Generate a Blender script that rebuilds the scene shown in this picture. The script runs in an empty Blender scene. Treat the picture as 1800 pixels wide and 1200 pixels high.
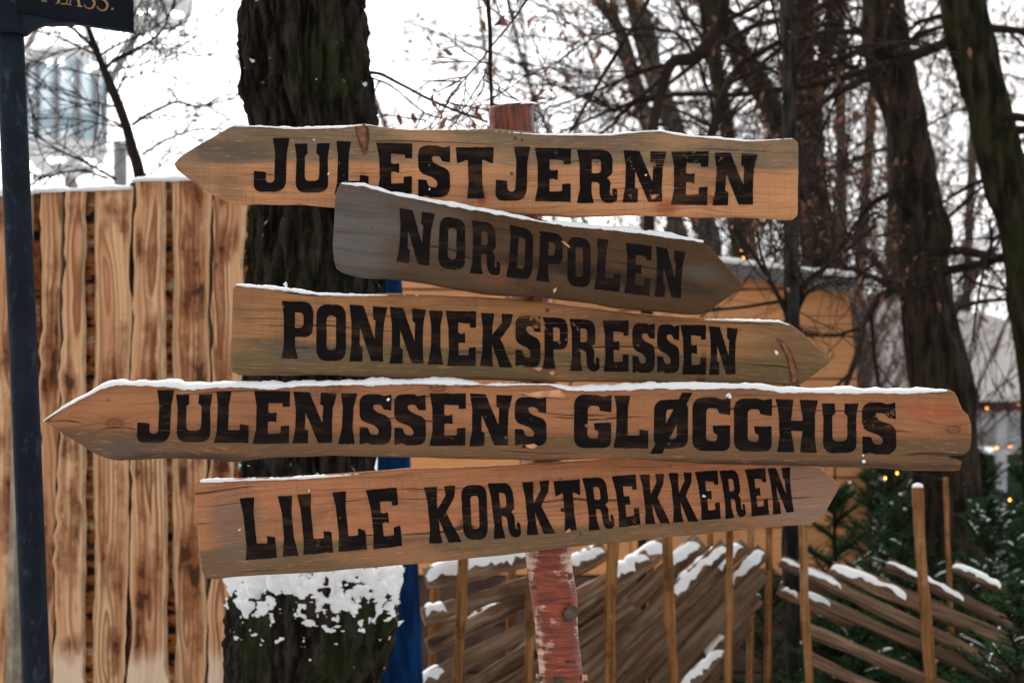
import bpy, math, random
import numpy as np
from mathutils import Vector, Matrix
from mathutils.geometry import tessellate_polygon

# ------------------------------------------------------------------ camera, sky, sun, exposure
F = 3750.0          # focal length in photograph pixels (1800 wide)
HY = 720.0          # horizon row
ZC = 1.6            # camera height
scene = bpy.context.scene
col = scene.collection
cd = bpy.data.cameras.new("camera")
cam = bpy.data.objects.new("camera", cd); col.objects.link(cam)
cam.location = (0, 0, ZC); cam.rotation_euler = (math.radians(90), 0, 0)
cd.sensor_width = 36.0; cd.lens = F / 1800 * 36.0
cd.shift_y = (HY - 600) / 1800.0
cd.clip_start = 0.05; cd.clip_end = 3000
cd.dof.use_dof = True; cd.dof.focus_distance = 3.74; cd.dof.aperture_fstop = 7.0
scene.camera = cam

SUN_EL, SUN_ROT = math.radians(45), math.radians(-8)
world = bpy.data.worlds.new("World"); scene.world = world; world.use_nodes = True
wn = world.node_tree.nodes; wl = world.node_tree.links
wn.clear()
sky = wn.new("ShaderNodeTexSky"); sky.sky_type = 'NISHITA'; sky.sun_disc = False
sky.sun_elevation = SUN_EL; sky.sun_rotation = SUN_ROT; sky.dust_density = 4.0; sky.air_density = 1.0
hs = wn.new("ShaderNodeHueSaturation"); hs.inputs['Saturation'].default_value = 0.03
hs.inputs['Value'].default_value = 1.0
bg = wn.new("ShaderNodeBackground"); bg.inputs['Strength'].default_value = 0.15
wo = wn.new("ShaderNodeOutputWorld")
wl.new(sky.outputs[0], hs.inputs['Color']); wl.new(hs.outputs[0], bg.inputs['Color']); wl.new(bg.outputs[0], wo.inputs[0])
sd = bpy.data.lights.new("sun", 'SUN'); sd.energy = 0.5; sd.angle = math.radians(50); sd.color = (1, .96, .9)
sun = bpy.data.objects.new("sun", sd); col.objects.link(sun)
sun.rotation_euler = (math.radians(90) - SUN_EL, 0, math.radians(180) - SUN_ROT)   # veiled sun ahead of the camera: it shines towards -Y
scene.view_settings.view_transform = 'Standard'; scene.view_settings.look = 'None'
scene.view_settings.gamma = 1; scene.view_settings.use_curve_mapping = False
scene.view_settings.exposure = 1.0
scene.cycles.use_denoising = True
scene.cycles.max_bounces = 4; scene.cycles.transparent_max_bounces = 8
scene.cycles.use_adaptive_sampling = True; scene.cycles.adaptive_threshold = .02

RNG = np.random.default_rng(7); random.seed(7)

# ------------------------------------------------------------------ helpers
def P(px, py, d):
    return np.array([(px - 900) / F * d, d, ZC + (HY - py) / F * d])

def onplane(px, py, d0, k):
    sx = (px - 900) / F
    y = d0 / (1 - k * sx)
    return np.array([sx * y, y, ZC + (HY - py) / F * y])

def _h(ix, iy, iz):
    n = (ix * 374761393 + iy * 668265263 + iz * 2147483647 // 7 + iz * 1274126177) & 0xFFFFFFFF
    n = ((n ^ (n >> 13)) * 1274126177) & 0xFFFFFFFF
    return ((n ^ (n >> 16)) & 0xFFFF) / 65535.0

def vnoise(p):
    p = np.asarray(p, float); i = np.floor(p).astype(np.int64); f = p - i
    f = f * f * (3 - 2 * f); r = 0
    for dx in (0, 1):
        wx = f[..., 0] if dx else 1 - f[..., 0]
        for dy in (0, 1):
            wy = f[..., 1] if dy else 1 - f[..., 1]
            for dz in (0, 1):
                wz = f[..., 2] if dz else 1 - f[..., 2]
                r = r + wx * wy * wz * _h(i[..., 0] + dx, i[..., 1] + dy, i[..., 2] + dz)
    return r * 2 - 1

def fbm(p, o=4):
    p = np.asarray(p, float); r = 0; a = 1
    for _ in range(o):
        r = r + a * vnoise(p); p = p * 2.03 + 17.3; a *= .5
    return r

def n1(x, seed=0, o=3):
    x = np.asarray(x, float)
    return fbm(np.stack([x, x * 0 + seed * 7.31, x * 0 + seed * 3.17], -1), o)

def tag(o, label=None, cat=None, group=None, kind=None):
    if label: o['label'] = label
    if cat: o['category'] = cat
    if group: o['group'] = group
    if kind: o['kind'] = kind
    return o

def empty(name, loc, label=None, cat=None, group=None):
    o = bpy.data.objects.new(name, None); col.objects.link(o); o.location = tuple(loc)
    o.empty_display_size = .1
    return tag(o, label, cat, group)

def wloc(o):
    v = Vector((0, 0, 0))
    while o is not None:
        v += Vector(o.location); o = o.parent
    return np.array(v)

def mesh(name, V, Fc, mats, parent=None, smooth=True, uv=None, mi=None):
    """one object; V are world coordinates"""
    V = np.asarray(V, float)
    org = V.mean(0) if parent is None else wloc(parent)
    m = bpy.data.meshes.new(name)
    m.from_pydata((V - org).tolist(), [], [list(f) for f in Fc])
    if not isinstance(mats, (list, tuple)): mats = [mats]
    for x in mats: m.materials.append(x)
    if mi is not None: m.polygons.foreach_set('material_index', np.asarray(mi, np.int32))
    m.polygons.foreach_set('use_smooth', np.full(len(m.polygons), smooth))
    if uv is not None:
        l = m.uv_layers.new(name='uv')
        vi = np.empty(len(m.loops), np.int32); m.loops.foreach_get('vertex_index', vi)
        l.data.foreach_set('uv', np.asarray(uv, np.float32)[vi].ravel())
    m.update()
    o = bpy.data.objects.new(name, m); col.objects.link(o)
    if parent is not None: o.parent = parent
    else: o.location = tuple(org)
    return o

class MB:
    def __init__(s): s.V = []; s.F = []; s.UV = []; s.n = 0
    def add(s, V, Fc, uv=None):
        V = np.asarray(V, float); s.V.append(V); s.F += [tuple(int(i) + s.n for i in f) for f in Fc]
        s.UV.append(np.zeros((len(V), 2)) if uv is None else np.asarray(uv, float)); s.n += len(V)
    def build(s, name, mats, parent=None, smooth=True):
        return mesh(name, np.concatenate(s.V), s.F, mats, parent, smooth, uv=np.concatenate(s.UV))

def tube(pts, rad, sides=8, caps=True, jit=0.0, seed=0):
    pts = np.asarray(pts, float); rad = np.asarray(rad, float); n = len(pts)
    t = np.gradient(pts, axis=0); t /= np.linalg.norm(t, axis=1)[:, None] + 1e-9
    ref = np.array([0, 1, 0.]) if abs(t[0][1]) < .9 else np.array([1., 0, 0])
    a = np.cross(t, ref); a /= np.linalg.norm(a, axis=1)[:, None] + 1e-9
    b = np.cross(t, a)
    th = np.arange(sides) / sides * 2 * math.pi
    ring = np.cos(th)[None, :, None] * a[:, None, :] + np.sin(th)[None, :, None] * b[:, None, :]
    R = rad[:, None, None] * np.ones((n, sides, 1))
    if jit:
        c = pts[:, None, :] + ring * .1
        R = R * (1 + jit * fbm(np.concatenate([ring * 2 + seed, pts[:, None, 2:3] * 6 + 0 * ring[..., :1]], -1)[..., [0, 1, 3]], 3)[..., None])
    V = (pts[:, None, :] + ring * R).reshape(-1, 3)
    Fc = []
    for i in range(n - 1):
        for j in range(sides):
            k = (j + 1) % sides
            Fc.append((i * sides + j, i * sides + k, (i + 1) * sides + k, (i + 1) * sides + j))
    if caps:
        Fc.append(tuple(range(sides))[::-1]); Fc.append(tuple((n - 1) * sides + j for j in range(sides)))
    L = np.concatenate([[0], np.cumsum(np.linalg.norm(np.diff(pts, axis=0), axis=1))])
    uv = np.stack([np.tile(th / (2 * math.pi) * 2 * math.pi * rad.mean(), n), np.repeat(L, sides)], 1)
    return V, Fc, uv

def smoothpath(pts, m=6):
    pts = np.asarray(pts, float); n = len(pts)
    if n < 3: return pts if n < 2 else np.array([pts[0] + (pts[1] - pts[0]) * t for t in np.linspace(0, 1, m + 1)])
    out = []
    for i in range(n - 1):
        p0 = pts[max(i - 1, 0)]; p1 = pts[i]; p2 = pts[i + 1]; p3 = pts[min(i + 2, n - 1)]
        for t in np.linspace(0, 1, m, endpoint=False):
            out.append(.5 * (2 * p1 + (p2 - p0) * t + (2 * p0 - 5 * p1 + 4 * p2 - p3) * t * t + (3 * p1 - p0 - 3 * p2 + p3) * t ** 3))
    out.append(pts[-1]); return np.array(out)

def box(mb, c, s, R=None):
    V = np.array([[x, y, z] for x in (-.5, .5) for y in (-.5, .5) for z in (-.5, .5)]) * np.array(s)
    if R is not None: V = V @ np.array(R).T
    mb.add(V + np.array(c), [(0, 1, 3, 2), (4, 6, 7, 5), (0, 4, 5, 1), (2, 3, 7, 6), (0, 2, 6, 4), (1, 5, 7, 3)])

# ------------------------------------------------------------------ material helpers
class NT:
    def __init__(s, name):
        s.m = bpy.data.materials.new(name); s.m.use_nodes = True
        s.t = s.m.node_tree; s.t.nodes.clear()
        s.out = s.t.nodes.new("ShaderNodeOutputMaterial")
        s.bsdf = s.t.nodes.new("ShaderNodeBsdfPrincipled"); s.t.links.new(s.bsdf.outputs[0], s.out.inputs[0])
    def set(s, inp, v):
        if hasattr(v, 'is_output') or isinstance(v, bpy.types.NodeSocket): s.t.links.new(v, inp)
        elif isinstance(v, (tuple, list)) and inp.type == 'RGBA' and len(v) == 3: inp.default_value = (*v, 1)
        else: inp.default_value = v
    def n(s, typ, **k):
        nd = s.t.nodes.new(typ)
        for a, b in k.items(): setattr(nd, a, b)
        return nd
    def math(s, op, a, b=0.0, clamp=False):
        nd = s.n("ShaderNodeMath", operation=op, use_clamp=clamp); s.set(nd.inputs[0], a); s.set(nd.inputs[1], b); return nd.outputs[0]
    def coord(s, kind='Object'): return s.n("ShaderNodeTexCoord").outputs[kind]
    def rand(s): return s.n("ShaderNodeObjectInfo").outputs['Random']
    def map(s, v, scale=(1, 1, 1), loc=(0, 0, 0)):
        nd = s.n("ShaderNodeMapping"); s.set(nd.inputs[0], v); nd.inputs['Scale'].default_value = scale; nd.inputs['Location'].default_value = loc
        return nd.outputs[0]
    def noise(s, v, scale=5, detail=4, rough=.55, w=None, dist=0.0):
        nd = s.n("ShaderNodeTexNoise"); s.set(nd.inputs['Vector'], v)
        if w is not None: nd.noise_dimensions = '4D'; s.set(nd.inputs['W'], w)
        nd.inputs['Scale'].default_value = scale; nd.inputs['Detail'].default_value = detail
        nd.inputs['Roughness'].default_value = rough; nd.inputs['Distortion'].default_value = dist
        return nd.outputs[0]
    def vor(s, v, scale=5, feat='F1'):
        nd = s.n("ShaderNodeTexVoronoi", feature=feat); s.set(nd.inputs['Vector'], v); nd.inputs['Scale'].default_value = scale
        return nd.outputs['Distance']
    def step(s, v, a, b):
        nd = s.n("ShaderNodeMapRange", interpolation_type='SMOOTHSTEP'); s.set(nd.inputs[0], v)
        s.set(nd.inputs[1], a); s.set(nd.inputs[2], b); return nd.outputs[0]
    def mix(s, f, a, b, mode='MIX'):
        nd = s.n("ShaderNodeMix", data_type='RGBA', blend_type=mode); s.set(nd.inputs[0], f)
        s.set(nd.inputs[6], a); s.set(nd.inputs[7], b); return nd.outputs[2]
    def ramp(s, f, stops):
        nd = s.n("ShaderNodeValToRGB"); s.set(nd.inputs[0], f); e = nd.color_ramp.elements
        while len(e) < len(stops): e.new(.5)
        for i, (p, c) in enumerate(stops): e[i].position = p; e[i].color = (*c, 1)
        return nd.outputs[0]
    def xyz(s, v):
        nd = s.n("ShaderNodeSeparateXYZ"); s.set(nd.inputs[0], v); return nd.outputs
    def comb(s, x, y, z=0.0):
        nd = s.n("ShaderNodeCombineXYZ"); s.set(nd.inputs[0], x); s.set(nd.inputs[1], y); s.set(nd.inputs[2], z); return nd.outputs[0]
    def bump(s, h, st=.3, d=.01):
        nd = s.n("ShaderNodeBump"); s.set(nd.inputs['Height'], h); nd.inputs['Strength'].default_value = st; nd.inputs['Distance'].default_value = d
        s.t.links.new(nd.outputs[0], s.bsdf.inputs['Normal'])
    def fin(s, c, rough=.8, spec=.3):
        s.set(s.bsdf.inputs['Base Color'], c); s.set(s.bsdf.inputs['Roughness'], rough)
        s.bsdf.inputs['Specular IOR Level'].default_value = spec; return s.m

def m_simple(name, c, rough=.7, var=.35, scale=12, spec=.3, bump=.2, metal=0, bd=.004):
    t = NT(name); v = t.coord(); n = t.noise(v, scale, 5)
    cc = t.mix(t.step(n, .3, .7), tuple(x * (1 - var) for x in c), tuple(min(1, x * (1 + var)) for x in c))
    t.bsdf.inputs['Metallic'].default_value = metal
    if bump: t.bump(t.noise(v, scale * 4, 4), bump, bd)
    return t.fin(cc, rough, spec)

def m_snow():
    t = NT("snow"); v = t.coord()
    t.bump(t.noise(v, 120, 5), .35, .003)
    t.bsdf.inputs['Subsurface Weight'].default_value = .3
    t.bsdf.inputs['Subsurface Radius'].default_value = (.006, .007, .008)
    return t.fin((.93, .94, .95), .55, .2)

def m_board(name, fresh, grey, band, sign, end=None, knots=(), stains=(), greyamt=.85, seed=0., tips=None):
    """uv: u along the board, v across (metres, v = 0 in the middle)"""
    t = NT(name); uv = t.coord('UV'); o = t.xyz(uv); u, v = o[0], o[1]
    wob = t.noise(t.comb(u, seed), 3, 3); wob2 = t.noise(t.comb(t.math('MULTIPLY', u, 2.), t.math('MULTIPLY', v, 9.), seed), 3, 4)
    vv = t.math('ADD', v, t.math('MULTIPLY', t.math('SUBTRACT', wob, .5), .03))
    vv = t.math('ADD', vv, t.math('MULTIPLY', t.math('SUBTRACT', wob2, .5), .015))
    mask = t.step(vv, band - .006, band + .006)
    if sign < 0: mask = t.math('SUBTRACT', 1., mask)
    mask = t.math('MULTIPLY', mask, greyamt)
    if end is not None:
        a, b = end; mask = t.math('MAXIMUM', mask, t.math('MULTIPLY', t.step(t.math('ADD', u, t.math('MULTIPLY', wob2, .06)), a, b), .95))
    if tips is not None:
        a, b = tips; mask = t.math('MAXIMUM', mask, t.math('MULTIPLY', t.step(t.math('ADD', u, t.math('MULTIPLY', wob2, .06)), a, b), .7))
    # grain
    warp = t.math('MULTIPLY', t.math('SUBTRACT', t.noise(t.comb(t.math('MULTIPLY', u, 1.6), t.math('MULTIPLY', v, 6), seed + 2), 1.5, 3), .5), .05)
    kd = None
    for (ku, kv, kr) in knots:
        dx = t.math('SUBTRACT', u, ku); dy = t.math('SUBTRACT', v, kv)
        d = t.math('SQRT', t.math('ADD', t.math('MULTIPLY', t.math('MULTIPLY', dx, dx), .35), t.math('MULTIPLY', dy, dy)))
        d = t.math('DIVIDE', d, kr); kd = d if kd is None else t.math('MINIMUM', kd, d)
        pull = t.math('MULTIPLY', t.math('SUBTRACT', 1., t.step(d, .0, 5.)), kr * 1.2)
        warp = t.math('ADD', warp, t.math('MULTIPLY', pull, t.math('SIGN', dy)))
    gv = t.math('ADD', v, warp)
    fine = t.noise(t.comb(t.math('MULTIPLY', u, 7.), t.math('MULTIPLY', gv, 260.), seed), 1., 4, .6)
    rings = t.noise(t.comb(t.math('MULTIPLY', u, .9), t.math('MULTIPLY', gv, 75.), seed + 5), 1., 2, .5)
    big = t.noise(t.comb(t.math('MULTIPLY', u, 3.), t.math('MULTIPLY', v, 10.), seed + 9), 1.2, 4)
    saw = t.noise(t.comb(t.math('MULTIPLY', u, 240.), t.math('MULTIPLY', v, 8.), seed), 1., 2)
    c = t.mix(mask, fresh, grey)
    c = t.mix(t.math('MULTIPLY', t.step(rings, .5, .66), .30), c, tuple(x * .42 for x in fresh))
    c = t.mix(t.math('MULTIPLY', t.step(fine, .46, .72), .50), c, (.10, .055, .033))
    c = t.mix(t.math('MULTIPLY', t.step(saw, .5, .75), .22), c, (.12, .08, .06))
    c = t.mix(t.math('MULTIPLY', t.step(big, .52, .72), .55), c, (.11, .075, .052))
    c = t.mix(t.math('MULTIPLY', t.step(big, .5, .3), .4), c, tuple(min(1, x * 1.35) for x in fresh))
    if kd is not None:
        ring = t.math('SINE', t.math('ADD', t.math('MULTIPLY', kd, 9.), t.math('MULTIPLY', fine, 3.)))
        kc = t.mix(t.step(ring, -.4, .8), (.20, .09, .045), (.085, .04, .025))
        c = t.mix(t.math('MULTIPLY', t.step(kd, 1.05, .8), .7), c, kc)
        c = t.mix(t.math('MULTIPLY', t.step(kd, 2.4, 1.0), .35), c, (.22, .08, .035))
    for (su, sv, ru, rv, sc, am) in stains:
        dx = t.math('DIVIDE', t.math('SUBTRACT', u, su), ru); dy = t.math('DIVIDE', t.math('SUBTRACT', v, sv), rv)
        d = t.math('SQRT', t.math('ADD', t.math('MULTIPLY', dx, dx), t.math('MULTIPLY', dy, dy)))
        d = t.math('ADD', d, t.math('MULTIPLY', t.math('SUBTRACT', wob2, .5), 1.2))
        c = t.mix(t.math('MULTIPLY', t.step(d, 1.1, .3), am), c, sc)
    sp = t.noise(t.comb(t.math('MULTIPLY', u, 60), t.math('MULTIPLY', v, 90), seed), 1., 2)
    c = t.mix(t.math('MULTIPLY', t.step(sp, .72, .78), .6), c, (.04, .025, .02))
    ck = t.noise(t.comb(t.math('MULTIPLY', u, 3.2), t.math('MULTIPLY', gv, 150.), seed + 21), 1., 2, .5); crack = t.step(ck, .665, .70)
    c = t.mix(t.math('MULTIPLY', crack, .8), c, (.03, .017, .012))
    fl = t.noise(t.comb(t.math('MULTIPLY', u, 28.), t.math('MULTIPLY', gv, 330.), seed + 31), 1., 3, .6)
    c = t.mix(t.math('MULTIPLY', t.step(fl, .55, .75), .35), c, tuple(min(1, x * 1.9) for x in fresh))
    h = t.math('SUBTRACT', t.math('ADD', t.math('MULTIPLY', fine, .8), t.math('MULTIPLY', saw, .35)), t.math('MULTIPLY', crack, 1.2)); t.bump(h, .6, .003)
    return t.fin(c, .8, .10)

def m_paint(name="sign_paint", c=(.010, .008, .008), worn=.585):
    t = NT(name); v = t.coord()
    n = t.noise(v, 60, 6, .7); n2 = t.noise(t.map(v, (2, 1, 9)), 6, 3); n3 = t.noise(v, 9, 3)
    cc = t.mix(t.step(n2, .45, .7), c, (.030, .019, .014))
    big = t.math('MULTIPLY', t.step(n3, .5, .75), .12)
    gr = t.noise(t.map(v, (7, 1, 240)), 1., 3, .6)
    hole = t.math('MAXIMUM', t.step(t.math('ADD', n, big), worn + .07, worn + .13), t.math('MULTIPLY', t.step(t.math('ADD', gr, big), .64, .72), .55))
    thin = t.math('MULTIPLY', t.step(n2, .5, .70), .22)
    a = t.math('MAXIMUM', hole, thin)
    tr = t.n("ShaderNodeBsdfTransparent"); mx = t.n("ShaderNodeMixShader")
    t.fin(cc, .9, .03); t.set(mx.inputs[0], a)
    t.t.links.new(t.bsdf.outputs[0], mx.inputs[1]); t.t.links.new(tr.outputs[0], mx.inputs[2]); t.t.links.new(mx.outputs[0], t.out.inputs[0])
    return t.m

def m_scorched(name, pale_v):
    """wall planks: uv u across, v up (metres). Flame-scorched pine with cathedral grain."""
    t = NT(name); o = t.xyz(t.coord('UV')); u, v = o[0], o[1]; r = t.rand(); R = t.math('MULTIPLY', r, 57.)
    uc = t.math('MULTIPLY', t.math('SUBTRACT', t.math('FRACT', t.math('MULTIPLY', r, 13.7)), .5), .05)
    wv = t.noise(t.comb(t.math('MULTIPLY', u, 3.), v), 1.4, 2, w=R)
    wu = t.math('MULTIPLY', t.math('SUBTRACT', t.noise(t.comb(0., v), 3.5, 2, w=R), .5), .03)
    X = t.math('ADD', t.math('SUBTRACT', u, uc), wu)
    Y = t.math('MULTIPLY', t.math('SUBTRACT', wv, .42), .22)
    rr = t.math('SQRT', t.math('ADD', t.math('MULTIPLY', X, X), t.math('MULTIPLY', Y, Y)))
    rr = t.math('ADD', rr, t.math('MULTIPLY', t.noise(t.comb(t.math('MULTIPLY', u, 40), t.math('MULTIPLY', v, 4)), 1., 3, w=R), .0035))
    ring = t.math('FRACT', t.math('MULTIPLY', rr, 75.))
    ring = t.math('MULTIPLY', t.step(ring, .15, .8), t.step(ring, 1., .82))
    heart = t.math('MULTIPLY', t.step(rr, .06, .015), t.math('ADD', t.math('MULTIPLY', t.math('FRACT', t.math('MULTIPLY', r, 7.3)), .5), .5))
    sc1 = t.noise(t.comb(t.math('MULTIPLY', u, 7.), t.math('MULTIPLY', v, 5.)), 1., 4, .6, w=R)
    sc2 = t.noise(t.comb(t.math('MULTIPLY', u, 22.), t.math('MULTIPLY', v, 3.), 4.), 1., 4, .6, w=R)
    sc3 = t.noise(t.comb(t.math('MULTIPLY', u, 16.), t.math('MULTIPLY', v, 1.6), 9.), 1., 3, .6, w=R)
    fine = t.noise(t.comb(t.math('MULTIPLY', u, 330), t.math('MULTIPLY', v, 6)), 1., 3, w=R)
    scorch = t.step(t.math('ADD', t.math('MULTIPLY', sc1, .65), t.math('MULTIPLY', sc2, .35)), .455, .555)
    pale = t.step(t.math('ADD', v, t.math('MULTIPLY', sc2, .10)), pale_v + .01, pale_v + .09)
    strk = t.noise(t.comb(t.math('MULTIPLY', u, 130), t.math('MULTIPLY', v, 3.5), 2.), 1., 3, .6, w=R)
    eg = t.n('ShaderNodeAttribute', attribute_name='edge').outputs['Fac']
    eg = t.step(t.math('ADD', eg, t.math('MULTIPLY', t.math('SUBTRACT', sc2, .5), .9)), .05, .75)
    scorch = t.math('MULTIPLY', t.math('MULTIPLY', t.math('MULTIPLY', scorch, eg), pale), t.math('ADD', .55, t.math('MULTIPLY', t.step(strk, .35, .65), .55)), clamp=True)
    c = t.mix(t.math('MULTIPLY', pale, .9), (.84, .62, .44), (.85, .50, .26))
    c = t.mix(t.math('MULTIPLY', t.math('MULTIPLY', ring, t.math('ADD', t.math('MULTIPLY', heart, 1.1), .10)), pale), c, (.095, .032, .013))
    c = t.mix(t.math('MULTIPLY', t.math('MULTIPLY', ring, heart), .25), c, (.25, .11, .05))
    c = t.mix(t.math('MULTIPLY', t.step(sc3, .38, .56), t.math('MULTIPLY', t.math('MULTIPLY', pale, t.math('ADD', t.math('MULTIPLY', eg, .6), .4)), .58)), c, (.50, .195, .085))
    c = t.mix(t.math('MULTIPLY', scorch, .92), c, (.235, .078, .032))
    c = t.mix(t.math('MULTIPLY', t.step(t.math('ADD', t.math('MULTIPLY', sc1, .7), t.math('MULTIPLY', sc2, .3)), .545, .60), t.math('MULTIPLY', t.math('MULTIPLY', pale, eg), .85)), c, (.045, .018, .010))
    c = t.mix(t.math('MULTIPLY', t.step(fine, .5, .8), .22), c, (.2, .09, .045))
    # knots
    vo = t.n("ShaderNodeTexVoronoi", feature='F1', voronoi_dimensions='4D'); t.set(vo.inputs['Vector'], t.comb(t.math('MULTIPLY', u, 6.), t.math('MULTIPLY', v, 5.))); t.set(vo.inputs['W'], R)
    vo.inputs['Scale'].default_value = 1.0
    kd = vo.outputs['Distance']
    c = t.mix(t.step(kd, .085, .065), c, (.24, .10, .055)); c = t.mix(t.math('MULTIPLY', t.step(t.math('ABSOLUTE', t.math('SUBTRACT', kd, .075)), .02, .006), .8), c, (.08, .035, .02))
    t.bump(t.math('ADD', t.math('MULTIPLY', fine, .4), t.math('MULTIPLY', ring, .4)), .3, .002)
    return t.fin(c, .8, .08)

def m_barkslab():
    t = NT("slab_bark"); v = t.coord(); 
    a = t.noise(t.map(v, (16, 16, 46)), 1., 3, w=t.math('MULTIPLY', t.rand(), 30)); b = t.vor(t.map(v, (14, 14, 30)), 1.)
    c = t.ramp(t.math('ADD', t.math('MULTIPLY', a, .7), t.math('MULTIPLY', b, .35)), [(.42, (.03, .014, .01)), (.50, (.34, .11, .03)), (.60, (.40, .17, .06)), (.68, (.52, .44, .33))])
    t.bump(t.math('ADD', a, b), .9, .02); return t.fin(c, .9, .05)

def m_treebark(name, dark, light, moss, mossamt=.5, sc=1., dust=0.):
    t = NT(name); v = t.coord()
    a = t.noise(t.map(v, (40 * sc, 40 * sc, 9 * sc)), 1., 5, .6); m = t.noise(v, 5 * sc, 4); f = t.noise(v, 60 * sc, 4, .7)
    c = t.mix(t.step(a, .38, .68), dark, light)
    c = t.mix(t.math('MULTIPLY', t.step(t.math('ADD', t.math('MULTIPLY', m, .7), t.math('MULTIPLY', f, .3)), .47, .6), mossamt), c, moss)
    if dust:
        nz = t.xyz(t.n('ShaderNodeNewGeometry').outputs['Normal'])[2]
        c = t.mix(t.math('MULTIPLY', t.step(t.math('ADD', nz, t.math('MULTIPLY', t.math('SUBTRACT', f, .5), 1.6)), .62, .85), dust), c, (.85, .87, .9))
    t.bump(t.math('ADD', a, t.math('MULTIPLY', f, .6)), .8, .02 / sc); return t.fin(c, .95, .04)

def m_birch():
    t = NT("birch_bark"); o = t.xyz(t.coord('UV')); u, v = o[0], o[1]
    hz = t.noise(t.comb(t.math('MULTIPLY', u, 14), t.math('MULTIPLY', v, 110)), 1., 5, .65)
    pt = t.noise(t.comb(t.math('MULTIPLY', u, 16), t.math('MULTIPLY', v, 13), 3.), 1., 5, .6)
    sp = t.noise(t.comb(t.math('MULTIPLY', u, 260), t.math('MULTIPLY', v, 420)), 1., 3)
    ln = t.noise(t.comb(t.math('MULTIPLY', u, 38), t.math('MULTIPLY', v, 260), 9.), 1., 2)
    red = t.mix(t.step(hz, .35, .7), (.11, .019, .010), (.36, .065, .020))
    pink = t.mix(t.step(hz, .35, .65), (.42, .20, .125), (.62, .42, .31))
    side = t.math('ABSOLUTE', t.math('SUBTRACT', t.math('FRACT', t.math('ADD', t.math('DIVIDE', u, .245), .0)), .5))
    m = t.step(t.math('ADD', t.math('ADD', t.math('MULTIPLY', pt, .85), t.math('MULTIPLY', hz, .30)), t.math('MULTIPLY', t.step(t.math('ABSOLUTE', t.math('SUBTRACT', u, .1225)), .022, .04), .08)), .63, .70)
    band = t.step(t.math('ADD', t.math('ABSOLUTE', t.math('SUBTRACT', v, .96)), t.math('MULTIPLY', t.math('SUBTRACT', hz, .5), .02)), .022, .018)
    m = t.math('MAXIMUM', m, band)
    c = t.mix(m, red, pink)
    c = t.mix(t.math('MULTIPLY', t.step(sp, .62, .70), .8), c, (.06, .02, .015))
    c = t.mix(t.math('MULTIPLY', t.step(ln, .68, .74), .9), c, (.025, .018, .015))
    top = t.step(v, 1.97, 2.0)
    vs = t.noise(t.comb(t.math('MULTIPLY', u, 120), t.math('MULTIPLY', v, 8)), 1., 4)
    c = t.mix(top, c, t.mix(t.step(vs, .35, .7), (.05, .012, .008), (.24, .048, .015)))
    t.bump(t.math('ADD', t.math('MULTIPLY', m, .8), t.math('MULTIPLY', hz, .5)), .5, .004)
    return t.fin(c, .42, .4)

def m_slab():
    t = NT("split_rail_wood"); o = t.coord('UV'); x = t.xyz(o); r = t.math('MULTIPLY', t.rand(), 41.)
    g = t.noise(t.comb(t.math('MULTIPLY', x[0], 70), t.math('MULTIPLY', x[1], 5)), 1., 4, w=r); b = t.noise(t.comb(t.math('MULTIPLY', x[0], 12), t.math('MULTIPLY', x[1], 5)), 1., 4, w=r)
    c = t.ramp(g, [(.3, (.026, .016, .011)), (.46, (.19, .112, .068)), (.64, (.42, .29, .19))])
    c = t.mix(t.math('MULTIPLY', t.step(b, .5, .68), .8), c, (.05, .03, .02))
    c = t.mix(t.math('MULTIPLY', t.step(b, .46, .3), .6), c, (.28, .15, .07)); c = t.mix(t.math('MULTIPLY', t.math('FRACT', t.math('MULTIPLY', t.rand(), 9.1)), .5), c, (.23, .15, .095)); c = t.mix(t.math('MULTIPLY', t.rand(), .42), c, (.03, .02, .014))
    t.bump(g, .6, .006); return t.fin(c, .9, .06)

SNOW = m_snow()
PAINT = m_paint()
BIRCH = m_birch()
M_RAIL = m_slab()
def m_stake():
    t = NT("stake_wood"); v = t.coord(); g = t.noise(t.map(v, (90, 90, 5)), 1., 4, .6, w=t.math('MULTIPLY', t.rand(), 23.)); b = t.noise(v, 11, 5, .65)
    c = t.mix(t.step(g, .35, .68), (.17, .075, .026), (.36, .17, .065)); c = t.mix(t.math('MULTIPLY', t.step(b, .52, .66), .75), c, (.07, .035, .018)); c = t.mix(t.math('MULTIPLY', t.step(b, .45, .33), .4), c, (.45, .27, .14))
    t.bump(g, .5, .004); return t.fin(c, .85, .06)
M_STAKE = m_stake()
M_BARKSLAB = m_barkslab()
M_OAK = m_treebark("mossy_bark", (.007, .006, .005), (.050, .042, .033), (.026, .034, .009), .6, dust=.85)
M_TR = [m_treebark("brown_tree_bark", (.013, .010, .008), (.070, .050, .038), (.03, .03, .012), .3, .7),
        m_treebark("green_tree_bark", (.010, .009, .006), (.045, .038, .022), (.032, .038, .010), .5, .7),
        m_treebark("grey_tree_bark", (.03, .028, .026), (.14, .125, .11), (.07, .075, .04), .35, .7)]
M_DARKGREY = m_treebark('dark_grey_bark', (.010, .010, .010), (.06, .055, .05), (.03, .03, .02), .3, .8)
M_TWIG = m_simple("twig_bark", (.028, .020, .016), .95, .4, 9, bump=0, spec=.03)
M_FARTWIG = m_simple('hazed_twig_bark', (.10, .07, .055), .95, .3, 4, bump=0, spec=.03)  # lighter copy of the twig bark, distance haze put into its colour
M_LEAF = m_simple("dry_leaf", (.19, .085, .05), .8, .5, 5, bump=0)
M_NEEDLE = m_simple("spruce_needle", (.036, .088, .034), .8, .5, 6, bump=0, spec=.06)
M_SCREW = m_simple("screw_metal", (.10, .09, .08), .45, .3, 60, metal=.8)
M_TORN = m_simple("torn_wood", (.66, .32, .17), .8, .25, 60)
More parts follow.
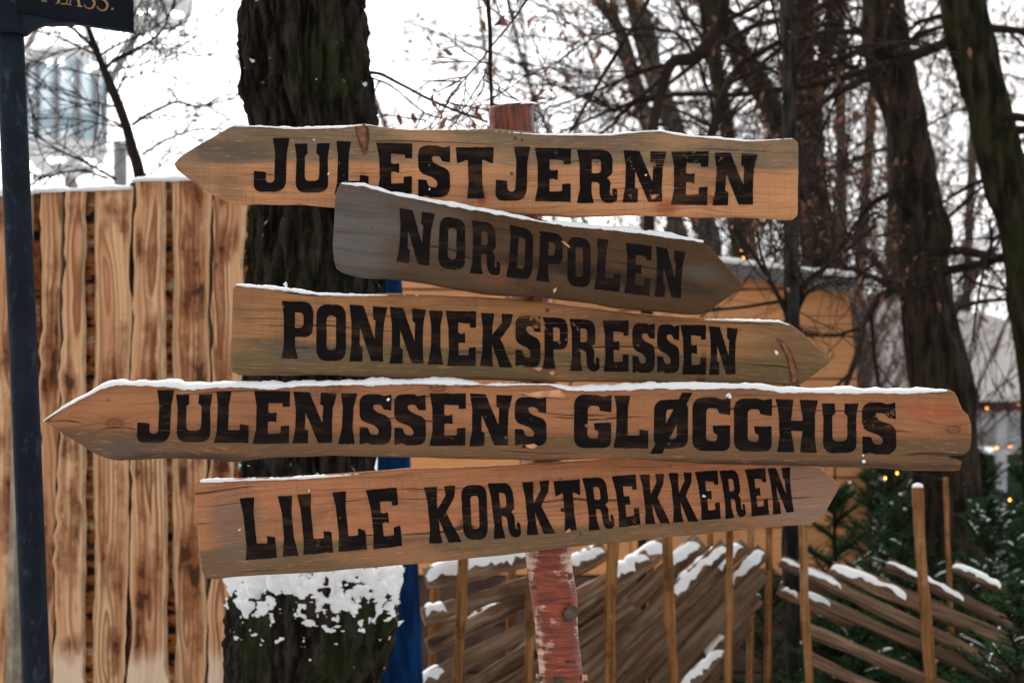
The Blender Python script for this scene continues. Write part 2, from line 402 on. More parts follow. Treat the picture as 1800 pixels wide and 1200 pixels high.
M_HOLE = m_simple("dark_hole", (.012, .009, .008), .9, .2, 40, bump=0)

# ------------------------------------------------------------------ ground
def ground():
    n = 60; xs = np.concatenate([-np.geomspace(900, 12, 14), np.linspace(-10, 10, 41), np.geomspace(12, 900, 14)])
    ys = np.concatenate([-np.geomspace(200, 6, 8), np.linspace(-4, 22, 60), np.geomspace(24, 1500, 20)])
    X, Y = np.meshgrid(xs, ys, indexing='ij')
    Z = .04 * fbm(np.stack([X * .7, Y * .7, X * 0], -1), 3) * (np.abs(Y) < 60) - .03
    V = np.stack([X, Y, Z], -1).reshape(-1, 3); ny = len(ys)
    Fc = [(i * ny + j, (i + 1) * ny + j, (i + 1) * ny + j + 1, i * ny + j + 1) for i in range(len(xs) - 1) for j in range(ny - 1)]
    t = NT("snowy_ground"); v = t.coord(); a = t.noise(v, 1.1, 6); b = t.noise(v, 18, 5, .7)
    c = t.mix(t.step(t.math('ADD', t.math('MULTIPLY', a, .6), t.math('MULTIPLY', b, .4)), .44, .56), (.75, .77, .8), (.09, .065, .045))
    t.bump(b, .6, .03)
    o = mesh('ground', V, Fc, t.fin(c, .85)); tag(o, kind='structure')
ground()

# ------------------------------------------------------------------ glyphs (painted stencil lettering)
G = {
 'I': (.42, [[(0,1),(1,1),(.82,.72),(.82,.30),(1,0),(0,0),(.18,.30),(.18,.72)]]),
 'L': (.62, [[(0,1),(.46,1),(.40,.76),(.40,.25),(.74,.245),(.74,.36),(1,.335),(1,0),(0,0),(.07,.25),(.07,.75)]]),
 'E': (.68, [[(0,1),(1,1),(1,.70),(.80,.70),(.80,.77),(.41,.79),(.41,.60),(.50,.58),(.64,.60),(.64,.41),(.50,.43),(.41,.42),(.41,.19),(.76,.20),(.76,.33),(1,.345),(1,0),(0,0),(.08,.28),(.08,.72)]]),
 'N': (.80, [[(0,1),(.37,1),(.70,.40),(.70,.74),(.63,.77),(.62,1),(1,1),(.93,.7),(.93,.3),(.96,0),(.62,0),(.29,.60),(.29,.28),(.37,.25),(.37,0),(0,0),(.06,.3),(.06,.7)]]),
 'O': (.58, [[(0,1,.2),(1,1,.2),(1,0,.2),(0,0,.2)], [(.35,.80,.07),(.67,.80,.07),(.67,.20,.07),(.35,.20,.07)]]),
 'D': (.60, [[(0,1),(1,1,.22),(1,0,.22),(0,0),(.08,.25),(.08,.75)], [(.40,.80),(.69,.80,.09),(.69,.20,.09),(.40,.20)]]),
 'P': (.60, [[(0,1),(1,1,.2),(1,.38,.17),(.43,.38),(.43,.22),(.52,0),(0,0),(.07,.25),(.07,.75)], [(.42,.81),(.69,.81,.08),(.69,.54,.08),(.42,.54)]]),
 'R': (.72, [[(0,1),(.88,1,.2),(.88,.53,.1),(.74,.47,.03),(.84,.40,.06),(.81,.17,.05),(.89,.13,.03),(.87,.23,.02),(.93,.29,.03),(1,.25,.03),(1,.05,.08),(.88,0,.06),(.66,0,.08),(.56,.12,.06),(.56,.38,.05),(.37,.40),(.36,.2),(.42,0),(0,0),(.07,.25),(.07,.75)], [(.37,.82),(.60,.82,.07),(.60,.56,.07),(.37,.56)]]),
 'S': (.60, [[(.62,1),(.76,.965),(1,1),(1,.68),(.76,.70),(.68,.79,.04),(.46,.80,.06),(.42,.73,.05),(.52,.65,.06),(1,.54,.12),(1,0,.2),(.38,0),(.24,.035),(0,0),(0,.345),(.26,.335),(.34,.20,.04),(.58,.19,.06),(.62,.28,.05),(.5,.37,.06),(0,.48,.12),(0,1,.2)]]),
 'T': (.70, [[(0,1),(1,1),(.97,.68),(.69,.76,.03),(.68,.3),(.73,0),(.27,0),(.32,.3),(.31,.76,.03),(.03,.68)]]),
 'J': (.66, [[(.53,1),(1,1),(.93,.72),(.93,0,.22),(0,0,.15),(.02,.39),(.35,.37),(.36,.17,.07),(.59,.17,.07),(.61,.72)]]),
 'U': (.68, [[(0,1),(.36,1),(.37,.80),(.29,.75),(.29,.24,.09),(.70,.24,.09),(.70,.75),(.62,.80),(.63,1),(1,1),(.94,.7),(.97,0,.2),(.02,0,.2),(.05,.7)]]),
 'K': (.66, [[(0,1),(.42,1),(.37,.75),(.37,.60),(.66,.84),(.64,1),(1,1),(.93,.80),(.62,.53),(1,0),(.60,0),(.37,.42),(.37,.2),(.41,0),(0,0),(.07,.25),(.07,.75)]]),
 'G': (.72, [[(.60,1),(.78,.965),(1,1),(1,.67),(.70,.70),(.66,.79,.03),(.37,.80,.08),(.36,.19,.08),(.64,.18,.04),(.66,.31,.02),(.56,.34),(.53,.47),(1,.48),(1,0,.13),(0,0,.2),(0,1,.2)]]),
 'H': (.80, [[(0,1),(.43,1),(.38,.74),(.36,.60),(.64,.60),(.62,.74),(.57,1),(1,1),(.93,.7),(.94,.3),(1,0),(.57,0),(.60,.20),(.64,.41),(.36,.41),(.40,.20),(.43,0),(0,0),(.07,.3),(.07,.7)]]),
}
def roundpoly(pts, w):
    out = []; n = len(pts)
    P2 = [np.array([p[0] * w, p[1]]) for p in pts]
    for i, p in enumerate(pts):
        r = p[2] if len(p) > 2 else .008; c = P2[i]; a = P2[i - 1]; b = P2[(i + 1) % n]
        la = np.linalg.norm(a - c); lb = np.linalg.norm(b - c); r = min(r, la * .49, lb * .49)
        s = c + (a - c) / la * r; e = c + (b - c) / lb * r
        for t in np.linspace(0, 1, 7 if r > .02 else 2):
            out.append((1 - t) ** 2 * s + 2 * t * (1 - t) * (c * .9 + .1 * (s + e) / 2) + t * t * e)
    o = np.array(out); o[:, 0] /= w
    return o
def densify(poly, step=.06):
    o = []
    for i in range(len(poly)):
        a = poly[i]; b = poly[(i + 1) % len(poly)]; k = max(1, int(np.linalg.norm(b - a) / step))
        for j in range(k): o.append(a + (b - a) * j / k)
    return np.array(o)
def glyph(ch, seed):
    w, loops = G['O' if ch == 'Ø' else ch]
    L = [densify(roundpoly(l, w)) for l in loops]
    L = [l + .006 * np.stack([n1(l[:, 1] * 9 + l[:, 0] * 3, seed + i), n1(l[:, 0] * 9 - l[:, 1] * 4, seed + 40 + i)], 1) for i, l in enumerate(L)]
    V = np.concatenate(L)
    tr = tessellate_polygon([[Vector((p[0], p[1], 0)) for p in l] for l in L])
    return V, [tuple(t) for t in tr]
def lettering(name, items, d0, k, off, mat, parent):
    nv = np.array([k, -1, 0]) / math.hypot(k, 1)
    for s, (ch, q) in enumerate(items):
        V, Fc = glyph(ch, s); mb = MB()
        q = np.array(q, float)     # tl tr bl br
        px = ((V[:, :1] * V[:, 1:]) * q[1] + (1 - V[:, :1]) * V[:, 1:] * q[0] + V[:, :1] * (1 - V[:, 1:]) * q[3] + (1 - V[:, :1]) * (1 - V[:, 1:]) * q[2])
        W = np.array([onplane(a, b, d0, k) for a, b in px]) + nv * off
        mb.add(W, Fc)
        if ch == 'Ø':
            sl = np.array([(1199, 690), (1217, 690), (1164, 797), (1143, 797)], float)
            mb.add(np.array([onplane(a, b, d0, k) for a, b in sl]) + nv * (off + .0002), [(0, 1, 2, 3)])
        mb.build(name, mat, parent, smooth=False)

# ------------------------------------------------------------------ signpost
signpost = empty('direction_signpost', P(985, 720 + ZC * F / 3.83, 3.83) * np.array([1, 1, 0]),
    'birch trunk signpost in front carrying five painted wooden arrow boards', 'signpost')

def board_geo(outline, d0, k, t, ang, bev=(6, 6, 6), seed=0):
    """outline in picture pixels, clockwise from upper left; real slab of thickness t on the plane y = d0 + k x"""
    o = np.array(outline, float); D = []
    for i in range(len(o)):
        a = o[i]; b = o[(i + 1) % len(o)]; m = max(1, int(np.linalg.norm(b - a) / 11))
        for j in range(m): D.append(a + (b - a) * j / m)
    D = np.array(D)
    for _ in range(1): D = D * .7 + .15 * (np.roll(D, 1, 0) + np.roll(D, -1, 0))
    tt = np.roll(D, -1, 0) - np.roll(D, 1, 0); tt /= np.linalg.norm(tt, axis=1)[:, None]
    nin = np.stack([-tt[:, 1], tt[:, 0]], 1)      # inward for a clockwise loop in picture space (y down)
    c = D.mean(0)
    if np.mean(np.sum(nin * (c - D), 1)) < 0: nin = -nin
    D = D + nin * (.9 * n1(np.arange(len(D)) * .31, seed))[:, None]
    up = nin[:, 1]; bw = np.where(up > .5, bev[0], np.where(up < -.5, bev[1], bev[2])) * (1 + .45 * n1(np.arange(len(D)) * .17, seed + 3))
    for _ in range(4): bw = bw * .5 + .25 * (np.roll(bw, 1) + np.roll(bw, -1))
    nv = np.array([k, -1, 0]) / math.hypot(k, 1)
    V = []; rings = [(1, 0), (.62, .07), (.25, .3), (0, .8), (0, None), (.6, 'b')]
    ca, sa = math.cos(ang), math.sin(ang); UV = []
    cx, cy = (o[:, 0].min() + o[:, 0].max()) / 2, (o[:, 1].min() + o[:, 1].max()) / 2
    for ins, dp in rings:
        Q = D + nin * (bw * ins)[:, None]
        dm = np.full(len(Q), t) if dp == 'b' else (np.full(len(Q), t * .75) if dp is None else bw * dp / F * d0)
        W = np.array([onplane(a, b, d0, k) for a, b in Q]) - nv * dm[:, None]
        V.append(W); dx = (Q[:, 0] - cx) / F * d0; dy = -(Q[:, 1] - cy) / F * d0
        UV.append(np.stack([dx * ca + dy * sa, -dx * sa + dy * ca], 1))
    n = len(D); Fc = []
    for r in range(len(rings) - 1):
        for i in range(n):
            j = (i + 1) % n; Fc.append((r * n + i, (r + 1) * n + i, (r + 1) * n + j, r * n + j))
    front = [Vector((*(D[i] + nin[i] * bw[i]), 0)) for i in range(n)]
    tri = tessellate_polygon([front]); flat = [tuple(t_) for t_ in tri]
    b0 = (len(rings) - 1) * n
    flat += [tuple(b0 + i for i in t_[::-1]) for t_ in tri]
    return np.concatenate(V), Fc + flat, np.concatenate(UV), len(Fc), D

def make_board(label, outline, d0, k, t, ang, mat, bev, seed):
    V, Fc, UV, ns, D = board_geo(outline, d0, k, t, ang, bev, seed)
    o = mesh('board', V, Fc, mat, signpost, True, uv=UV)
    sm = np.ones(len(Fc), bool); sm[ns:] = False; o.data.polygons.foreach_set('use_smooth', sm)
    o['label'] = label
    return o, D

def ridge_snow(name, pts, h, d0, k, t, parent, seed=0, front=.004, thin=None):
    """snow lying on a top edge: pts in pixels along the edge, h height in px at each (0 = bare)"""
    p = np.array(pts, float); hh = np.array(h, float)
    m = []; 
    L = np.concatenate([[0], np.cumsum(np.abs(np.diff(p[:, 0])))]); s = np.arange(0, L[-1], 4.0)
    X = np.interp(s, L, p[:, 0]); Y = np.interp(s, L, p[:, 1]); H = np.interp(s, L, hh)
    H = H * (1 + .35 * n1(s * .045, seed)) + .8 * n1(s * .2, seed + 1, 2) * (H > .6); H = np.maximum(H, 0)
    lip = np.clip(H * .22, 0, 3) * (1 + .8 * n1(s * .11, seed + 4))
    nv = np.array([k, -1, 0]) / math.hypot(k, 1); V = []; prof = [(-.0015, -1.0), (-front, -.2), (-front * .8, .45), (.15, .9), (.4, 1.0), (.75, .95), (1.0, .3), (1.0, -1.)]
    for x, y, hh_, lp in zip(X, Y, H, lip):
        base = onplane(x, y, d0, k); sc = base[1] / F
        sx = min(1., hh_ / 3.)
        for a, b in prof:
            dep = (a if a < 0 else a * t) 
            if a < 0: dep = a * sx + .004 * (1 - sx)
            z = (-lp - 1.0 if b < 0 else b * hh_ - .6) * sc
            V.append(base - nv * dep + np.array([0, 0, z]))
    m = len(prof); Fc = [(i * m + j, (i + 1) * m + j, (i + 1) * m + j + 1, i * m + j + 1) for i in range(len(X) - 1) if max(H[i], H[i + 1]) > .45 for j in range(m - 1)]
    return mesh(name, V, Fc, SNOW, parent)

B1 = [(302,287),(322,270),(365,245),(412,219),(450,220),(520,224),(600,222),(640,216),(665,222),(720,228),(780,228),(850,226),(900,228),(960,235),(1070,235),(1110,231),(1150,227),(1200,237),(1260,241),(1310,247),(1340,245),(1395,241),(1403,249),(1404,300),(1402,380),(1396,385),(1300,381),(1200,380),(1100,377),(1000,380),(900,374),(760,365),(590,363),(520,358),(440,358),(415,361),(375,343),(310,300)]
B2 = [(592,332),(598,320),(606,317),(640,323),(690,337),(760,351),(840,366),(930,382),(1000,393),(1100,402),(1180,412),(1232,421),(1246,432),(1275,463),(1309,501),(1280,524),(1235,553),(1150,546),(1090,541),(1040,531),(960,522),(850,516),(760,500),(700,490),(640,487),(602,479),(589,471),(584,430),(587,380)]
B3 = [(409,506),(415,498),(450,502),(510,508),(560,515),(620,517),(700,515),(850,521),(960,530),(1080,546),(1200,557),(1300,561),(1368,562),(1392,570),(1420,593),(1465,633),(1435,656),(1405,678),(1300,673),(1150,672),(1000,671),(900,669),(700,664),(560,658),(500,660),(430,660),(406,655),(405,640),(407,580)]
B4 = [(73,740),(110,715),(180,677),(205,671),(300,674),(330,679),(410,674),(470,678),(530,673),(640,671),(760,669),(850,673),(970,673),(1000,681),(1060,681),(1150,677),(1260,678),(1330,677),(1370,684),(1500,685),(1600,686),(1668,683),(1680,689),(1692,722),(1703,726),(1708,746),(1708,788),(1698,801),(1668,801),(1668,804),(1694,808),(1691,829),(1640,828),(1500,822),(1350,818),(1250,816),(1180,811),(1100,806),(960,809),(800,806),(600,801),(480,804),(410,813),(360,807),(300,806),(200,810),(170,801),(110,763)]
B5 = [(340,854),(344,846),(355,843),(430,840),(500,838),(560,835),(620,830),(720,823),(900,817),(1100,803),(1300,808),(1438,820),(1443,822),(1462,838),(1479,853),(1463,880),(1446,911),(1436,917),(1422,922),(1370,925),(1250,937),(1100,952),(1000,962),(880,976),(760,988),(560,1005),(420,1013),(370,1018),(357,1014),(350,965),(346,915)]

FR = (.44, .205, .092)
mb1 = m_board("board_wood_first", (.55, .255, .118), (.185, .145, .092), .010, 1, knots=[(.39, -.045, .009)],
    stains=[(-.215, -.025, .012, .03, (.38, .09, .035), .9), (-.005, -.045, .012, .02, (.30, .06, .025), .9), (.32, -.06, .03, .02, (.30, .08, .035), .8), (.21, .0, .012, .05, (.42, .12, .05), .7), (-.46, .03, .10, .03, (.10, .085, .07), .7), (-.45, -.03, .03, .03, (.2, .12, .07), .6)], greyamt=.9, seed=1.1, tips=(-.40, -.52))
mb2 = m_board("board_wood_second", (.085, .045, .021), (.135, .125, .115), -.5, 1, greyamt=.0, end=(-.17, -.27), knots=[(-.07, -.055, .014), (.10, .05, .008)],
    stains=[(.1, -.03, .25, .018, (.028, .018, .012), .8), (.28, .0, .06, .02, (.10, .088, .075), .8), (-.2, .01, .1, .05, (.16, .14, .12), .5)], seed=4.3)
mb3 = m_board("board_wood_third", (.38, .178, .074), (.130, .103, .052), -.027, -1, knots=[(-.21, .035, .006), (.155, .055, .010)],
    stains=[(.30, -.06, .01, .05, (.10, .035, .02), .9), (-.42, -.045, .07, .03, (.11, .09, .075), .8)], seed=7.7, tips=(.36, .48))
mb4 = m_board("board_wood_fourth", (.38, .162, .074), (.140, .088, .045), -.012, -1, knots=[(-.68, -.0, .011), (.775, .0, .009), (-.30, .065, .010), (-.495, -.068, .012), (-.12, .067, .010)],
    stains=[(.74, .03, .06, .02, (.42, .11, .05), .75), (-.65, -.045, .12, .025, (.12, .085, .065), .8), (-.55, -.055, .14, .008, (.05, .04, .035), .7), (.0, -.064, 1.2, .011, (.045, .028, .018), .8)], seed=11.2, greyamt=.8)
mb5 = m_board("board_wood_fifth", (.46, .19, .088), (.14, .102, .054), -.017, -1, knots=[(-.10, .0, .006), (.02, .05, .006)],
    stains=[(-.50, .02, .07, .1, (.17, .12, .085), .75), (.52, .0, .09, .1, (.28, .20, .15), .75), (-.2, .005, .1, .008, (.38, .13, .06), .6)], seed=15.9)

def quads(s): return s
T1 = [('J',[(446,243),(509,243),(445,337),(507,338)]),('U',[(518,253),(580,252),(518,339),(579,339)]),('L',[(591,248),(648,249),(588,341),(648,341)]),('E',[(661,251),(725,252),(663,339),(724,340)]),('S',[(735,255),(791,257),(735,347),(791,347)]),('T',[(801,259),(868,259),(803,349),(870,349)]),
      ('J',[(871,258),(932,258),(870,353),(930,353)]),('E',[(940,260),(1004,261),(940,354),(1003,355)]),('R',[(1014,263),(1085,263),(1014,357),(1085,357)]),('N',[(1096,264),(1172,267),(1094,356),(1167,355)]),('E',[(1180,267),(1246,266),(1179,360),(1243,361)]),('N',[(1256,268),(1332,271),(1252,361),(1327,360)])]
T2 = [('N',[(702,366),(765,376),(697,460),(757,467)]),('O',[(773,380),(818,386),(770,471),(817,476)]),('R',[(829,386),(876,395),(826,480),(880,485)]),('D',[(896,395),(938,404),(889,487),(935,493)]),('P',[(948,406),(990,412),(942,493),(988,499)]),('O',[(998,415),(1038,420),(997,502),(1038,506)]),('L',[(1049,419),(1094,424),(1044,508),(1089,513)]),('E',[(1100,427),(1146,432),(1097,515),(1142,520)]),('N',[(1153,433),(1205,443),(1150,521),(1199,524)])]
T3 = [('P',[(495,529),(551,530),(495,630),(550,631)]),('O',[(556,535),(608,535),(556,634),(608,635)]),('N',[(614,535),(681,540),(614,635),(676,635)]),('N',[(685,539),(749,544),(685,638),(747,638)]),('I',[(754,546),(779,546),(752,640),(779,641)]),('E',[(783,546),(837,547),(786,643),(836,643)]),('K',[(845,550),(902,552),(843,643),(901,646)]),('S',[(906,555),(950,555),(906,644),(950,646)]),
      ('P',[(954,557),(998,559),(954,648),(998,649)]),('R',[(1001,560),(1052,562),(1002,651),(1054,653)]),('E',[(1059,563),(1105,563),(1061,653),(1105,653)]),('S',[(1111,568),(1151,568),(1112,655),(1151,655)]),('S',[(1155,570),(1194,571),(1155,655),(1194,656)]),('E',[(1196,571),(1241,571),(1199,658),(1241,658)]),('N',[(1246,573),(1297,577),(1246,659),(1295,657)])]
T4 = [('J',[(241,685),(307,685),(240,778),(303,778)]),('U',[(309,693),(374,692),(309,777),(372,777)]),('L',[(380,687),(439,688),(376,778),(437,778)]),('E',[(447,687),(510,687),(444,780),(508,779)]),('N',[(516,688),(592,691),(514,779),(587,778)]),('I',[(599,691),(628,691),(594,780),(624,780)]),('S',[(632,692),(688,693),(632,781),(688,781)]),('S',[(693,692),(748,693),(693,782),(749,782)]),('E',[(755,691),(819,691),(755,783),(818,783)]),('N',[(826,691),(901,695),(825,784),(896,782)]),('S',[(905,697),(960,698),(905,783),(961,784)]),
      ('G',[(1009,693),(1075,694),(1009,787),(1074,787)]),('L',[(1080,695),(1141,696),(1078,787),(1139,788)]),('Ø',[(1150,702),(1210,702),(1149,788),(1209,788)]),('G',[(1217,698),(1284,698),(1217,792),(1283,792)]),('G',[(1290,700),(1357,700),(1290,793),(1356,793)]),('H',[(1363,701),(1438,703),(1366,794),(1436,796)]),('U',[(1444,709),(1509,709),(1445,796),(1508,796)]),('S',[(1515,707),(1574,707),(1516,798),(1576,798)])]
T5 = [('L',[(421,876),(477,870),(432,984),(487,980)]),('I',[(488,872),(514,870),(497,978),(525,976)]),('L',[(522,869),(576,864),(533,975),(586,970)]),('L',[(584,865),(637,860),(595,969),(645,965)]),('E',[(643,861),(697,856),(656,965),(707,959)]),('K',[(745,856),(800,853),(754,955),(812,952)]),('O',[(810,853),(855,851),(815,948),(858,947)]),('R',[(857,849),(905,848),(868,947),(917,943)]),('K',[(917,847),(965,844),(926,940),(976,937)]),('T',[(973,845),(1019,842),(980,933),(1027,931)]),('R',[(1023,840),(1070,838),(1035,932),(1081,928)]),('E',[(1075,837),(1117,833),(1088,926),(1126,922)]),('K',[(1124,834),(1167,832),(1134,921),(1178,919)]),('K',[(1175,831),(1216,830),(1183,918),(1228,916)]),('E',[(1221,829),(1261,826),(1233,914),(1267,911)]),('R',[(1264,827),(1301,825),(1275,912),(1312,907)]),('E',[(1309,825),(1345,822),(1321,907),(1352,904)]),('N',[(1349,823),(1389,821),(1359,904),(1397,899)])]

specs = [
 ('topmost arrow board pointing left, lettered JULESTJERNEN', B1, 3.752, 0.0, .030, -.01, mb1, (5, 5, 5), T1),
 ('dark weathered arrow board with grey end slanting down right, lettered NORDPOLEN', B2, 3.700, .06, .038, -.145, mb2, (6, 10, 7), T2),
 ('arrow board pointing right, lettered PONNIEKSPRESSEN', B3, 3.752, .08, .030, -.035, mb3, (5, 6, 5), T3),
 ('longest arrow board pointing left under thick snow, lettered JULENISSENS GLØGGHUS', B4, 3.700, 0.0, .038, -.007, mb4, (5, 17, 6), T4),
 ('lowest arrow board rising to the right, lettered LILLE KORKTREKKEREN', B5, 3.752, .10, .030, .065, mb5, (5, 8, 7), T5)]
boards = []
for i, (lab, ol, d0, k, t, ang, mt, bev, tx) in enumerate(specs):
    b, D = make_board(lab, ol, d0, k, t, ang, mt, bev, i * 5 + 1)
    lettering('letter', tx, d0, k, .0006, PAINT, b)
    boards.append(b)
ridge_snow('snow_cap', [(412,221),(450,222),(520,226),(600,224),(630,220),(650,219),(700,227),(850,228),(960,237),(1070,237),(1130,231),(1160,230),(1200,238),(1260,243),(1310,248),(1395,243)], [1,3,4,4,3,1,0,1,3,4,3,3,4,4,3,1.5], 3.752, 0, .030, boards[0], 1)
ridge_snow('snow_cap', [(600,322),(640,326),(690,340),(760,354),(840,369),(930,385),(950,389),(970,391),(1000,396),(1100,405),(1180,415),(1238,425)], [3,6,7,7,7,6,2,5,8,8,8,4], 3.700, .06, .038, boards[1], 2)
ridge_snow('snow_cap', [(415,500),(450,504),(510,510),(560,517),(620,519),(700,518),(800,520),(1200,559),(1300,563),(1370,565),(1395,573)], [3,5,6,5,4,1,0,0,3,5,0], 3.752, .08, .030, boards[2], 3)
ridge_snow('snow_cap', [(76,739),(110,717),(180,680),(205,674),(300,677),(330,682),(410,677),(470,681),(530,676),(640,674),(760,672),(820,674),(850,675),(870,676),(930,675),(965,675),(1000,684),(1060,684),(1150,680),(1260,681),(1330,680),(1370,687),(1500,688),(1600,689),(1668,686)], [2,5,7,8,10,10,9,11,9,10,10,8,2,4,3,2,8,9,9,9,8,8,8,8,4], 3.700, 0, .038, boards[3], 4, front=.006)
ridge_snow('snow_cap', [(352,846),(380,845),(430,843),(500,841),(560,838),(600,835),(660,829)], [3,5,3,4,4,2,0], 3.752, .10, .030, boards[4], 5)

def disc(mb, px, py, r, d0, k, depth=.002, sides=10, jit=0.):
    nv = np.array([k, -1, 0]) / math.hypot(k, 1); c = onplane(px, py, d0, k); a = np.array([1, k, 0]) / math.hypot(1, k); u = np.array([0, 0, 1.])
    th = np.arange(sides) / sides * 6.2832; rr = r * (1 + jit * RNG.uniform(-1, 1, sides))
    ring = np.cos(th)[:, None] * a + np.sin(th)[:, None] * u
    V = np.concatenate([c + ring * rr[:, None], c + ring * rr[:, None] * .8 + nv * depth, [c + nv * depth]])
    n = sides; Fc = [(i, (i + 1) % n, n + (i + 1) % n, n + i) for i in range(n)] + [(n + i, n + (i + 1) % n, 2 * n) for i in range(n)]
    mb.add(V, Fc)
holes = {0: [(905, 243), (918, 246), (900, 305)], 1: [(971, 395), (947, 413), (974, 497), (955, 488)], 2: [(962, 545), (945, 648), (970, 655)], 3: [(920, 692), (937, 695), (958, 689), (934, 737), (935, 783), (921, 785), (890, 769)], 4: [(985, 841), (988, 896), (1000, 932), (1020, 937)]}
for i, hs_ in holes.items():
    d0, k = specs[i][2], specs[i][3]
    for (x, y) in hs_:
        mb = MB(); disc(mb, x, y, RNG.uniform(.0022, .0038), d0, k, .0012, 9, .35); mb.build('screw', M_SCREW if RNG.random() < .4 else M_HOLE, boards[i])
def flake(pts, i, mat, name='splinter', th=.003):
    d0, k = specs[i][2], specs[i][3]; nv = np.array([k, -1, 0]) / math.hypot(k, 1)
    A = np.array([onplane(x, y, d0, k) for x, y in pts]); n = len(A); c = A.mean(0)
    V = np.concatenate([A + nv * .0008, c + (A - c) * .8 + nv * th, [c + nv * th * .7]])
    Fc = [(j, (j + 1) % n, n + (j + 1) % n, n + j) for j in range(n)] + [(n + j, n + (j + 1) % n, 2 * n) for j in range(n)]
    mesh(name, V, Fc, mat, boards[i], False)
flake([(908, 689), (930, 690), (960, 686), (984, 684), (990, 690), (996, 694), (990, 699), (960, 697), (935, 698), (922, 693)], 3, M_TORN)
flake([(986, 424), (992, 424), (1002, 433), (1001, 436), (995, 432)], 1, M_TORN)
flake([(972, 509), (979, 505), (978, 511), (973, 516)], 1, m_simple("pale_chip", (.55, .48, .42), .8, .2, 50))
flake([(934, 646), (950, 645), (953, 649), (948, 653), (940, 650)], 2, M_TORN); flake([(964, 654), (972, 651), (977, 655), (970, 660)], 2, M_TORN)
flake([(923, 782), (938, 779), (945, 783), (939, 788), (928, 787)], 3, M_TORN); flake([(993, 934), (1001, 928), (1004, 933), (998, 936)], 4, M_TORN)
M_SPIKE = m_simple("spike_knot_wood", (.24, .095, .04), .7, .35, 90, bump=.4); M_RIM = m_simple("spike_knot_rim", (.10, .048, .026), .8, .4, 90)
flake([(623, 221), (640, 218), (648, 224), (650, 245), (645, 270), (640, 274), (634, 262), (626, 240)], 0, M_RIM, 'spike_knot', .001)
flake([(628, 222), (638, 220), (642, 226), (645, 245), (641, 262), (634, 250), (629, 236)], 0, M_SPIKE, 'spike_knot', .0022)
flake([(1364, 594), (1376, 598), (1390, 616), (1401, 645), (1404, 672), (1390, 674), (1388, 650), (1380, 622), (1366, 600)], 2, M_RIM, 'spike_knot', .001)
flake([(1372, 600), (1378, 603), (1390, 624), (1398, 650), (1400, 671), (1392, 672), (1390, 648), (1382, 620)], 2, M_SPIKE, 'spike_knot', .002)
# specks of snow stuck on the faces
for i, lst in {0: [(577, 306, 2), (552, 246, 2), (1135, 308, 2), (755, 333, 2)], 2: [(1365, 619, 4), (502, 500, 4)], 3: [(1280, 694, 4), (1283, 697, 3), (1518, 811, 3), (1517, 800, 2), (683, 702, 3)], 4: [(421, 931, 2), (1237, 871, 3), (543, 862, 2)]}.items():
    mb = MB()
    for x, y, r in lst: disc(mb, x, y, r / 1000, specs[i][2], specs[i][3], .002, 8, .4)
    mb.build('snow_speck', SNOW, boards[i])['kind'] = 'stuff'

